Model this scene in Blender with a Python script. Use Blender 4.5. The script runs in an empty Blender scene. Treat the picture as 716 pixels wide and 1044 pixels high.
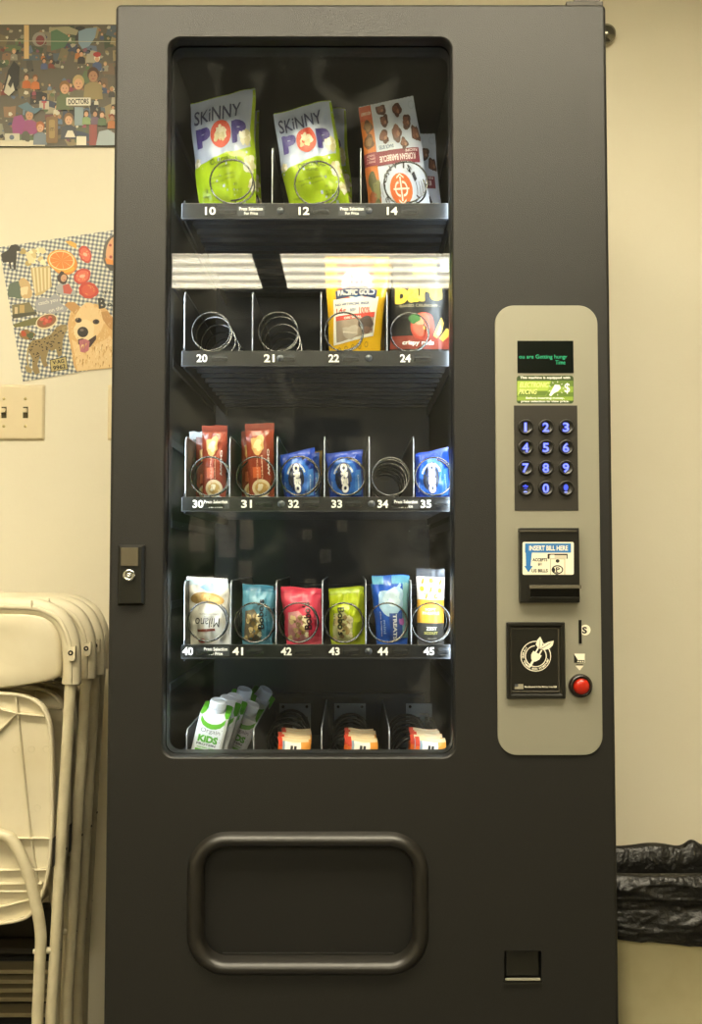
import bpy, bmesh, math, random
from mathutils import Vector, Matrix, noise, geometry
PI = math.pi
SC = bpy.context.scene
COL = SC.collection
random.seed(7)

# ------------------------------------------------------------------ camera, world, lights, exposure
F = 1000.0                      # focal length in pixels of the 716x1044 frame
D = 1.44                        # camera to door front
ZC = 0.99                       # camera height
TH = math.atan(0.0487)          # slight upward pitch
WALL_Y = 0.70
CEIL = 2.70
cam_d = bpy.data.cameras.new('camera'); cam = bpy.data.objects.new('camera', cam_d); COL.objects.link(cam)
cam.location = (0, -D, ZC); cam.rotation_euler = (PI/2 + TH, 0, 0)
cam_d.sensor_fit = 'VERTICAL'; cam_d.sensor_height = 36.0; cam_d.lens = F/1044*36.0
cam_d.clip_start = 0.05
SC.camera = cam
world = bpy.data.worlds.new('world'); SC.world = world; world.use_nodes = True
world.node_tree.nodes['Background'].inputs[0].default_value = (0.9, 0.85, 0.7, 1)
world.node_tree.nodes['Background'].inputs[1].default_value = 0.05
SC.view_settings.view_transform = 'Standard'; SC.view_settings.look = 'None'
SC.view_settings.gamma = 1.0; SC.view_settings.use_curve_mapping = False
SC.view_settings.exposure = 0.0
FIXTURE_EMIT = 26.0             # ceiling fixtures
FIXTURE_COL = (1.0, 0.895, 0.66)
LED_EMIT = 42.0                 # strips inside the vending machine
LED_COL = (0.78, 0.90, 1.0)

def W(px, py, y):
    """point of the photo's pixel (px, py) on the plane at depth y"""
    a = (px-358.0)/F; b = (522.0-py)/F
    fy = math.cos(TH) - b*math.sin(TH); fz = math.sin(TH) + b*math.cos(TH)
    t = (y + D)/fy
    return Vector((a*t, y, ZC + fz*t))

# ------------------------------------------------------------------ materials
def lin(c):
    if isinstance(c, str):
        c = c.lstrip('#'); c = tuple(int(c[i:i+2], 16) for i in (0, 2, 4))
    return tuple((x/255/12.92 if x/255 <= 0.04045 else ((x/255+0.055)/1.055)**2.4) for x in c) + (1,)
MATS = {}
def mat(name, c, rough=0.5, metal=0.0, emit=None, es=0.0, spec=0.5, bump=None, var=None):
    if name in MATS: return MATS[name]
    m = bpy.data.materials.new(name); m.use_nodes = True; nt = m.node_tree; N = nt.nodes; L = nt.links
    p = N['Principled BSDF']
    p.inputs['Base Color'].default_value = lin(c); p.inputs['Roughness'].default_value = rough
    p.inputs['Metallic'].default_value = metal; p.inputs['Specular IOR Level'].default_value = spec
    if emit is not None:
        p.inputs['Emission Color'].default_value = lin(emit); p.inputs['Emission Strength'].default_value = es
    tc = None
    if bump or var: tc = N.new('ShaderNodeTexCoord')
    if bump:            # (scale, strength, distance)
        t = N.new('ShaderNodeTexNoise'); t.inputs['Scale'].default_value = bump[0]; t.inputs['Detail'].default_value = 4
        b = N.new('ShaderNodeBump'); b.inputs['Strength'].default_value = bump[1]; b.inputs['Distance'].default_value = bump[2]
        L.new(tc.outputs['Object'], t.inputs['Vector']); L.new(t.outputs['Fac'], b.inputs['Height']); L.new(b.outputs['Normal'], p.inputs['Normal'])
    if var:             # (scale, second colour, amount)
        t = N.new('ShaderNodeTexNoise'); t.inputs['Scale'].default_value = var[0]; t.inputs['Detail'].default_value = 6
        r = N.new('ShaderNodeMapRange'); r.inputs['From Min'].default_value = 0.4; r.inputs['From Max'].default_value = 0.7
        r.inputs['To Max'].default_value = var[2]
        x = N.new('ShaderNodeMixRGB'); x.inputs[1].default_value = lin(c); x.inputs[2].default_value = lin(var[1])
        L.new(tc.outputs['Object'], t.inputs['Vector']); L.new(t.outputs['Fac'], r.inputs['Value']); L.new(r.outputs[0], x.inputs[0])
        L.new(x.outputs[0], p.inputs['Base Color'])
    MATS[name] = m
    return m
def ink(h, rough=0.42):
    return mat('ink_%s_%d' % (h, int(rough*100)), h, rough)
def foil(h):
    return mat('foil_' + h, h, 0.24, 0.0, bump=(60, 0.2, 0.002))

paint = mat('machine_paint', '#151411', 0.46, bump=(800, 0.6, 0.001), spec=0.5)
paint_in = mat('inner_black', '#1c1c1a', 0.5)
plastic_blk = mat('black_plastic', '#16150f', 0.35)
rail_m = mat('rail_black', '#15171a', 0.3)
tray_m = mat('tray_metal', '#33353a', 0.4, 0.5)
wire_m = mat('coil_wire', '#6a6a6a', 0.25, 1.0)
wire_b = mat('coil_black', '#1a1a1a', 0.3, 0.2)
div_m = mat('divider_metal', '#b9bcc0', 0.3, 0.6)
silver = mat('silver_panel', '#989585', 0.40, 0.35, bump=(700, 0.08, 0.0004))
chrome = mat('chrome', '#d8d8d8', 0.12, 1.0)
white_t = mat('white_print', '#f2f2ee', 0.4)
wall_m = mat('wall_paint', '#e3dcc6', 0.6, bump=(180, 0.12, 0.002), var=(3.0, '#d9cfb4', 0.35))
chair_m = mat('chair_plastic', '#d6cdb2', 0.42, bump=(140, 0.05, 0.001), var=(9, '#c2b48e', 0.45))
chair_t = mat('chair_tube', '#cfc5a6', 0.35, var=(25, '#9c8d66', 0.35))
dark_m = mat('dark_metal', '#2a2722', 0.4, 0.6)

def glass_mat():
    m = bpy.data.materials.new('pane_glass'); m.use_nodes = True; nt = m.node_tree; N = nt.nodes; L = nt.links
    for n in list(N):
        if n.type != 'OUTPUT_MATERIAL': N.remove(n)
    out = N['Material Output']
    tr = N.new('ShaderNodeBsdfTransparent'); tr.inputs[0].default_value = (0.98, 0.99, 0.98, 1)
    gl = N.new('ShaderNodeBsdfGlossy'); gl.inputs['Roughness'].default_value = 0.0
    lw = N.new('ShaderNodeLayerWeight'); lw.inputs[0].default_value = 0.5
    pw = N.new('ShaderNodeMath'); pw.operation = 'POWER'; pw.inputs[1].default_value = 5
    ma = N.new('ShaderNodeMath'); ma.operation = 'MULTIPLY_ADD'; ma.inputs[1].default_value = 0.9; ma.inputs[2].default_value = 0.021
    mx = N.new('ShaderNodeMixShader')
    L.new(lw.outputs['Facing'], pw.inputs[0]); L.new(pw.outputs[0], ma.inputs[0]); L.new(ma.outputs[0], mx.inputs[0])
    L.new(tr.outputs[0], mx.inputs[1]); L.new(gl.outputs[0], mx.inputs[2])
    # a thin film of dust and finger marks on the pane
    tc = N.new('ShaderNodeTexCoord'); t = N.new('ShaderNodeTexNoise'); t.inputs['Scale'].default_value = 9; t.inputs['Detail'].default_value = 8
    t.inputs['Distortion'].default_value = 1.5
    r = N.new('ShaderNodeMapRange'); r.inputs['From Min'].default_value = 0.52; r.inputs['From Max'].default_value = 0.75
    r.inputs['To Min'].default_value = 0.002; r.inputs['To Max'].default_value = 0.02
    df = N.new('ShaderNodeBsdfDiffuse'); df.inputs[0].default_value = (0.8, 0.8, 0.75, 1)
    m2 = N.new('ShaderNodeMixShader')
    L.new(tc.outputs['Object'], t.inputs['Vector']); L.new(t.outputs['Fac'], r.inputs['Value']); L.new(r.outputs[0], m2.inputs[0])
    L.new(mx.outputs[0], m2.inputs[1]); L.new(df.outputs[0], m2.inputs[2]); L.new(m2.outputs[0], out.inputs[0])
    return m
glass = glass_mat()

# ------------------------------------------------------------------ mesh builder
ORI = {}
class MB:
    def __init__(s): s.v = []; s.f = []; s.m = []; s.mats = []; s.sm = []
    def mi(s, m):
        if m not in s.mats: s.mats.append(m)
        return s.mats.index(m)
    def add(s, vs, fs, m, smooth=False):
        o = len(s.v); k = s.mi(m)
        s.v += [Vector(v) for v in vs]
        for f in fs: s.f.append([i+o for i in f]); s.m.append(k); s.sm.append(smooth)
    def box(s, a, b, m, bev=0.0):
        x0, y0, z0 = (min(a[i], b[i]) for i in range(3)); x1, y1, z1 = (max(a[i], b[i]) for i in range(3))
        if bev > 0:
            bm = bmesh.new(); bmesh.ops.create_cube(bm, size=1)
            for v in bm.verts: v.co = Vector(((v.co.x+.5)*(x1-x0)+x0, (v.co.y+.5)*(y1-y0)+y0, (v.co.z+.5)*(z1-z0)+z0))
            bmesh.ops.bevel(bm, geom=bm.edges[:], offset=bev, segments=2, affect='EDGES', profile=0.7)
            s.add([v.co.copy() for v in bm.verts], [[v.index for v in f.verts] for f in bm.faces], m, False); bm.free(); return
        s.add([(x0,y0,z0),(x1,y0,z0),(x1,y1,z0),(x0,y1,z0),(x0,y0,z1),(x1,y0,z1),(x1,y1,z1),(x0,y1,z1)],
              [(0,3,2,1),(4,5,6,7),(0,1,5,4),(1,2,6,5),(2,3,7,6),(3,0,4,7)], m)
    def loft(s, loops, m, closed=True, cap0=False, cap1=False, smooth=True):
        n = len(loops[0]); vs = [p for l in loops for p in l]; fs = []
        for k in range(len(loops)-1):
            for i in range(n if closed else n-1):
                j = (i+1) % n; fs.append((k*n+i, k*n+j, (k+1)*n+j, (k+1)*n+i))
        s.add(vs, fs, m, smooth)
        if cap0: s.add(loops[0], [list(range(n))][::-1], m)
        if cap1: s.add(loops[-1], [list(range(n))], m)
    def tube(s, pts, r, m, n=10, closed=False, caps=True, rx=None):
        pts = [Vector(p) for p in pts]; N = len(pts); loops = []
        up = None
        for i in range(N):
            if closed: t = pts[(i+1) % N]-pts[i-1]
            else: t = pts[min(i+1, N-1)]-pts[max(i-1, 0)]
            t.normalize()
            if up is None:
                up = Vector((0, 1, 0)) if abs(t.y) < .9 else Vector((0, 0, 1))
            up = (up - t*up.dot(t)); up.normalize(); sd = t.cross(up)
            ri = r[i] if isinstance(r, (list, tuple)) else r
            loops.append([pts[i] + up*math.cos(2*PI*k/n)*(rx or ri) + sd*math.sin(2*PI*k/n)*ri for k in range(n)])
        if closed: loops.append(loops[0])
        s.loft(loops, m, True, caps and not closed, caps and not closed)
    def lathe(s, c, axis, prof, m, n=24, smooth=True):
        """prof: list of (radius, distance along axis)"""
        ax = Vector(axis).normalized(); a = ax.orthogonal().normalized(); b = ax.cross(a); loops = []
        for r, d in prof: loops.append([Vector(c)+ax*d+(a*math.cos(2*PI*k/n)+b*math.sin(2*PI*k/n))*max(r, 1e-5) for k in range(n)])
        s.loft(loops, m, True, False, False, smooth)
    def holed(s, outer, holes, y, m):
        bm = bmesh.new(); es = []
        for lp in [outer]+holes:
            vs = [bm.verts.new((p[0], y, p[1])) for p in lp]
            for i in range(len(vs)): es.append(bm.edges.new((vs[i], vs[(i+1) % len(vs)])))
        bmesh.ops.triangle_fill(bm, use_beauty=True, use_dissolve=False, edges=es, normal=(0, -1, 0))
        bm.verts.index_update()
        s.add([v.co.copy() for v in bm.verts], [[v.index for v in f.verts] for f in bm.faces], m); bm.free()
    def build(s, name, parent=None, origin=None, label=None, cat=None, group=None, kind=None):
        xs = [v.x for v in s.v]; ys = [v.y for v in s.v]; zs = [v.z for v in s.v]
        o = Vector(origin) if origin is not None else Vector(((min(xs)+max(xs))/2, (min(ys)+max(ys))/2, min(zs)))
        me = bpy.data.meshes.new(name); me.from_pydata([tuple(v-o) for v in s.v], [], s.f)
        for m in s.mats: me.materials.append(m)
        me.polygons.foreach_set('material_index', s.m); me.polygons.foreach_set('use_smooth', s.sm); me.update()
        ob = bpy.data.objects.new(name, me); COL.objects.link(ob)
        ORI[ob.name] = o
        if parent is not None:
            ob.parent = parent; ob.location = o - ORI[parent.name]
        else: ob.location = o
        tag(ob, label, cat, group, kind)
        return ob
def tag(o, label=None, cat=None, group=None, kind=None):
    if label: o['label'] = label
    if cat: o['category'] = cat
    if group: o['group'] = group
    if kind: o['kind'] = kind
    return o
def empty(name, loc, label, cat, group=None):
    o = bpy.data.objects.new(name, None); COL.objects.link(o); o.location = loc; o.empty_display_size = .1
    ORI[o.name] = Vector(loc); return tag(o, label, cat, group)
def dup(o, parent=None):
    c = o.copy(); COL.objects.link(c)
    if parent is not None: c.parent = parent
    for ch in list(o.children): dup(ch, c)
    return c

def rr(x0, z0, x1, z1, r, n=8):
    out = []
    for cx, cz, a in ((x1-r, z1-r, 0), (x0+r, z1-r, 90), (x0+r, z0+r, 180), (x1-r, z0+r, 270)):
        for k in range(n+1):
            t = math.radians(a+90*k/n); out.append((cx+r*math.cos(t), cz+r*math.sin(t)))
    return out
def rry(x0, z0, x1, z1, r, y, n=8): return [Vector((p[0], y, p[1])) for p in rr(x0, z0, x1, z1, r, n)]

# ------------------------------------------------------------------ flat artwork (print) in 2-D, laid on a surface
_tc = {}
def text_geo(s, bold=0.0):
    k = (s, bold)
    if k in _tc: return _tc[k]
    cu = bpy.data.curves.new('txt', 'FONT'); cu.body = s; cu.offset = bold; cu.resolution_u = 3
    ob = bpy.data.objects.new('txt', cu); me = bpy.data.meshes.new_from_object(ob)
    vs = [(v.co.x, v.co.y) for v in me.vertices]; fs = [list(p.vertices) for p in me.polygons]
    bpy.data.meshes.remove(me); bpy.data.objects.remove(ob); bpy.data.curves.remove(cu)
    if not vs: _tc[k] = ([], []); return _tc[k]
    x0 = min(v[0] for v in vs); x1 = max(v[0] for v in vs); y0 = min(v[1] for v in vs); y1 = max(v[1] for v in vs)
    vs = [((v[0]-x0)/(x1-x0)-.5, (v[1]-y0)/(y1-y0)-.5) for v in vs]
    _tc[k] = (vs, fs); return _tc[k]
class Art:
    """a stack of flat printed shapes; yd=True when the second axis runs down (photo pixels)"""
    def __init__(s, yd=False): s.it = []; s.sy = -1 if yd else 1
    def shape(s, vs, fs, m, lay): s.it.append((vs, fs, m, lay)); return s
    def poly(s, pts, m, lay=1):
        tr = geometry.tessellate_polygon([[Vector((p[0], p[1], 0)) for p in pts]])
        return s.shape([tuple(p) for p in pts], [list(t) for t in tr], m, lay)
    def rect(s, a, b, c, d, m, lay=1): return s.shape([(a, b), (c, b), (c, d), (a, d)], [[0, 1, 2, 3]], m, lay)
    def rrect(s, a, b, c, d, r, m, lay=1):
        return s.poly(rr(min(a, c), min(b, d), max(a, c), max(b, d), r, 4), m, lay)
    def ell(s, cx, cy, rx, ry, m, lay=1, rot=0, n=20):
        c, q = math.cos(rot), math.sin(rot)
        vs = [(cx+rx*math.cos(2*PI*k/n)*c-ry*math.sin(2*PI*k/n)*q, cy+rx*math.cos(2*PI*k/n)*q+ry*math.sin(2*PI*k/n)*c) for k in range(n)]
        return s.shape(vs, [list(range(n))], m, lay)
    def ring(s, cx, cy, r0, r1, m, lay=1, a0=0, a1=360, n=28, asp=1.0):
        vs = []; fs = []
        for k in range(n+1):
            t = math.radians(a0+(a1-a0)*k/n)
            vs += [(cx+r0*math.cos(t), cy+r0*math.sin(t)*asp*s.sy), (cx+r1*math.cos(t), cy+r1*math.sin(t)*asp*s.sy)]
        for k in range(n): fs.append([2*k, 2*k+1, 2*k+3, 2*k+2])
        return s.shape(vs, fs, m, lay)
    def blob(s, cx, cy, rx, ry, m, lay=1, seed=0, amp=.25, n=18, k=1.3):
        pts = []
        for i in range(n):
            t = 2*PI*i/n; r = 1+amp*2*(noise.noise(Vector((math.cos(t)*k+seed*7.3, math.sin(t)*k, seed*3.1))))
            pts.append((cx+rx*r*math.cos(t), cy+ry*r*math.sin(t)))
        return s.poly(pts, m, lay)
    def text(s, t, cx, cy, w, h, m, lay=2, rot=0, bold=0.0, shear=0.0):
        if bold > 0.045:        # heavy strokes: the word printed again, shifted a little each way
            e = (bold-.03)*h*.9
            for k in range(8):
                s.text(t, cx+e*math.cos(k*PI/4), cy+e*math.sin(k*PI/4), w-2*e, h-2*e, m, lay+k*.02, rot, .03, shear)
        vs, fs = text_geo(t, min(bold, .03)); r = math.radians(rot); c, q = math.cos(r), math.sin(r); out = []
        for x, y in vs:
            X = x*w + shear*y*h; Y = y*h
            out.append((cx+X*c-Y*q, cy+s.sy*(X*q+Y*c)))
        return s.shape(out, fs, m, lay)
    def arct(s, t, cx, cy, r, a0, a1, w, h, m, lay=2, inner=False, bold=0.02, asp=1.0):
        """letters round a circle, from angle a0 to a1 (degrees)"""
        n = len(t)
        for i, ch in enumerate(t):
            if ch == ' ': continue
            a = a0+(a1-a0)*(i/(n-1) if n > 1 else .5); ra = math.radians(a)
            rot = a-90 if not inner else a+90
            s.text(ch, cx+r*math.cos(ra), cy+s.sy*r*asp*math.sin(ra), w, h, m, lay, rot, bold)
        return s
    def emit(s, mb, fn, grid=None, smooth=False, seq=False):
        cnt = {}
        for idx, (vs, fs, m, lay) in enumerate(sorted(s.it, key=lambda t: t[3])):
            if not vs: continue
            n_ = cnt.get(lay, 0); cnt[lay] = n_+1
            lay = idx*.075 if seq else lay+min(n_, 17)*.05     # no two sheets at one height
            if grid:
                bm = bmesh.new(); bv = [bm.verts.new((v[0], v[1], 0)) for v in vs]
                for f in fs:
                    try: bm.faces.new([bv[i] for i in f])
                    except ValueError: pass
                for ax in (0, 1):
                    lo = min(v[ax] for v in vs); hi = max(v[ax] for v in vs)
                    for k in range(1, grid[ax]):
                        q = k/grid[ax]
                        if lo < q < hi:
                            co = Vector((q, 0, 0)) if ax == 0 else Vector((0, q, 0)); no = Vector((1, 0, 0)) if ax == 0 else Vector((0, 1, 0))
                            bmesh.ops.bisect_plane(bm, geom=bm.verts[:]+bm.edges[:]+bm.faces[:], plane_co=co, plane_no=no)
                bm.verts.index_update()
                vv = [(v.co.x, v.co.y) for v in bm.verts]; ff = [[v.index for v in f.verts] for f in bm.faces]; bm.free()
            else: vv, ff = vs, fs
            mb.add([fn(a, b, lay) for a, b in vv], ff, m, smooth)
def flat(y, step=0.00018):
    return lambda a, b, lay: W(a, b, y - lay*step)
# ------------------------------------------------------------------ the room
def struct(name, mb): return mb.build(name, kind='structure')
RX0, RX1, RY = -2.6, 2.8, -5.4
m = MB(); m.box((RX0, WALL_Y, 0), (RX1, WALL_Y+.1, CEIL), wall_m); struct('wall_back', m)
rear_m = mat('rear_wall_paint', '#7d7a68', 0.7)
m = MB(); m.box((RX0, RY-.1, 0), (RX1, RY, CEIL), rear_m); struct('wall_front', m)
m = MB(); m.box((RX0-.1, RY-.1, 0), (RX0, WALL_Y+.1, CEIL), wall_m); struct('wall_left', m)
m = MB(); m.box((RX1, RY-.1, 0), (RX1+.1, WALL_Y+.1, CEIL), wall_m); struct('wall_right', m)
floor_m = mat('floor_tile', '#4a463c', 0.4, var=(6, '#3c382e', .6))
m = MB(); m.box((RX0-.1, RY-.1, -.1), (RX1+.1, WALL_Y+.1, 0), floor_m); struct('floor', m)
ceil_m = mat('ceiling_tile', '#d4d6d6', 0.8)
m = MB(); m.box((RX0-.1, RY-.1, CEIL), (RX1+.1, WALL_Y+.1, CEIL+.1), ceil_m); struct('ceiling', m)

def lens_mat():
    m = bpy.data.materials.new('fixture_lens'); m.use_nodes = True; nt = m.node_tree; N = nt.nodes; L = nt.links
    for n in list(N):
        if n.type != 'OUTPUT_MATERIAL': N.remove(n)
    e = N.new('ShaderNodeEmission'); e.inputs[0].default_value = FIXTURE_COL+(1,)
    tc = N.new('ShaderNodeTexCoord'); sp = N.new('ShaderNodeSeparateXYZ')
    mu = N.new('ShaderNodeMath'); mu.operation = 'MULTIPLY'; mu.inputs[1].default_value = 2*PI/0.165
    sn = N.new('ShaderNodeMath'); sn.operation = 'SINE'
    ma = N.new('ShaderNodeMath'); ma.operation = 'MULTIPLY_ADD'; ma.inputs[1].default_value = FIXTURE_EMIT*.5; ma.inputs[2].default_value = FIXTURE_EMIT
    L.new(tc.outputs['Object'], sp.inputs[0]); L.new(sp.outputs['Y'], mu.inputs[0]); L.new(mu.outputs[0], sn.inputs[0])
    L.new(sn.outputs[0], ma.inputs[0]); L.new(ma.outputs[0], e.inputs[1]); L.new(e.outputs[0], N['Material Output'].inputs[0])
    return m
lens = lens_mat(); fixture_m = mat('fixture_frame', '#e6e2d4', .5)
def fixture(cx, cy, label, baffle=.025):
    e = empty('ceiling_light', (cx, cy, CEIL), label, 'light', 'recessed lights in the ceiling behind the camera')
    w, d = .61, .36
    f = MB()
    for a, b in (((cx-w-.03, cy-d-.03), (cx+w+.03, cy-d)), ((cx-w-.03, cy+d), (cx+w+.03, cy+d+.03)), ((cx-w-.03, cy-d), (cx-w, cy+d)), ((cx+w, cy-d), (cx+w+.03, cy+d))):
        f.box((a[0], a[1], CEIL-baffle), (b[0], b[1], CEIL-.001), fixture_m)
    f.build('frame', e)
    g = MB(); g.box((cx-w, cy-d, CEIL-.018), (cx+w, cy+d, CEIL-.004), lens); g.build('diffuser', e)
for cx, cy, lb in ((-1.16, -4.2, 'fluorescent ceiling panel mirrored at the left of the glass'), (.215, -4.2, 'fluorescent ceiling panel mirrored at the right of the glass'),
                   (-.90, -.93, 'fluorescent ceiling panel over the left of the room'), (.475, -.93, 'fluorescent ceiling panel over the middle of the room')):
    fixture(cx, cy, lb, .16 if cy > -2 else .025)  # unseen near pair, frames made deep to keep light off the upper wall

# ------------------------------------------------------------------ vending machine
XL, XR = W(111, 522, 0).x, W(625.5, 522, 0).x
ZT, ZB = W(0, 3, 0).z, 0.09
VM = empty('vending_machine', ((XL+XR)/2, .3, 0), 'tall dark grey snack vending machine with a glass front and silver keypad panel', 'vending machine')
GX0, GX1 = W(169, 420, 0).x, W(462, 420, 0).x
GZ1, GZ0 = W(0, 39, 0).z, W(0, 771.5, 0).z
# door: front skin with the window and the delivery opening
d = MB(); DT = .055
gr = .017
win = rr(GX0-.003, GZ0-.003, GX1+.003, GZ1+.003, gr+.003, 8)
fx0, fx1 = W(205, 920, 0).x, W(423, 920, 0).x; fz1, fz0 = W(0, 862, 0).z, W(0, 980, 0).z
flap_hole = rr(fx0, fz0, fx1, fz1, .036, 8)
kx0, kx1 = W(514, 985, 0).x, W(552.5, 985, 0).x; kz1, kz0 = W(0, 969.5, 0).z, W(0, 1003, 0).z
coin_hole = [(kx0, kz0), (kx1, kz0), (kx1, kz1), (kx0, kz1)]
e = .006
outer = rr(XL+e, ZB+e, XR-e, ZT-e, .004, 3)
d.holed(outer, [win, flap_hole, coin_hole], 0, paint)
prof = [(e, 0), (e*.45, .0012), (.001, .0045), (0, .009), (0, DT)]
d.loft([[Vector((p[0], y, p[1])) for p in rr(XL+o, ZB+o, XR-o, ZT-o, .004+(e-o)*.6, 3)] for o, y in prof], paint)
wl = []
for o, y in ((.003, 0), (.0012, .0012), (.0003, .004), (0, .012), (0, .022)):
    wl.append(rry(GX0-o, GZ0-o, GX1+o, GZ1+o, gr+o, y, 8))
d.loft(wl, paint)
wl2 = [rry(GX0, GZ0, GX1, GZ1, gr, .027, 8), rry(GX0, GZ0, GX1, GZ1, gr, DT, 8)]
d.loft(wl2, paint_in)
d.holed([(XL+.002, ZB+.002), (XR-.002, ZB+.002), (XR-.002, ZT-.002), (XL+.002, ZT-.002)], [rr(GX0, GZ0, GX1, GZ1, gr, 8), flap_hole, coin_hole], DT, paint_in)
d.loft([[Vector((p[0], y, p[1])) for p in flap_hole] for y in (0, .03)], paint)
d.loft([[Vector((p[0], y, p[1])) for p in coin_hole] for y in (0, .03)], paint)
d.build('door', VM)
g = MB(); g.loft([rry(GX0-.004, GZ0-.004, GX1+.004, GZ1+.004, gr, y, 8) for y in (.0225, .0265)], glass, True, True, True, False)
g.build('glass_pane', VM, label='glass pane mirroring the ceiling lights')

# cabinet
CX0, CX1 = XL+.004, XR-.004; CY1 = .67; CZ1 = ZT-.004
IX0, IX1 = GX0-.012, GX1+.014; IZ0, IZ1 = W(0, 830, .06).z, W(0, 20, .06).z
c = MB()
c.box((CX0, DT+.003, ZB), (CX0+.02, CY1, CZ1), paint); c.box((CX1-.02, DT+.003, ZB), (CX1, CY1, CZ1), paint)
c.box((CX0+.02, CY1-.02, ZB), (CX1-.02, CY1, CZ1), paint); c.box((CX0+.02, DT+.003, CZ1-.02), (CX1-.02, CY1-.02, CZ1), paint)
c.box((CX0+.02, DT+.003, ZB), (CX1-.02, CY1-.02, ZB+.02), paint)
c.build('cabinet', VM)
li = MB()   # lining of the product compartment
li.box((IX0-.006, .058, IZ0), (IX0, .62, IZ1), paint_in); li.box((IX1, .058, IZ0), (IX1+.006, .62, IZ1), paint_in)
li.box((IX0, .612, IZ0), (IX1, .62, IZ1), paint_in); li.box((IX0, .058, IZ1), (IX1, .62, IZ1+.006), paint_in)
li.box((IX0, .058, IZ0-.006), (IX1, .62, IZ0), paint_in)
for k in range(9):       # shelf runner slots pressed in both side walls
    z = IZ0+.05+k*(IZ1-IZ0-.08)/9
    for xx, sg in ((IX0, 1), (IX1, -1)): li.box((xx, .10, z), (xx+sg*.004, .58, z+.012), tray_m)
li.build('compartment_lining', VM)
for sx in (CX0+.05, CX1-.05):
    for sy in (.10, CY1-.08):
        f = MB(); f.lathe((sx, sy, 0), (0, 0, 1), [(0, 0), (.024, 0), (.024, .012), (.012, .018), (.012, ZB), (0, ZB)], dark_m, 16); f.build('leg', VM)
h = MB(); a = W(575, 2.5, .03); b = W(619, 2.5, .03)
h.box((a.x, .012, ZT-.002), (XR-.002, .05, ZT+.010), dark_m, .002); h.box((a.x+.012, .014, ZT+.010), (XR-.006, .048, ZT+.014), dark_m, .001); h.build('hinge_bracket', VM)

# light strips inside the door frame, shining on the shelves
led_m = mat('led_strip', '#ffffff', .5)
p = led_m.node_tree.nodes['Principled BSDF']; p.inputs['Emission Color'].default_value = LED_COL+(1,); p.inputs['Emission Strength'].default_value = LED_EMIT
for xx, sg, st in ((GX1+.0008, 1, 'r'), (GX0-.0008, -1, 'l')):
    s = MB(); s.box((xx+sg*.001, .0565, GZ0+.03), (xx+sg*.0115, .064, W(0, 190, .06).z), led_m)
    s.build('light_strip', VM, label='glowing white light strip')

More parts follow.
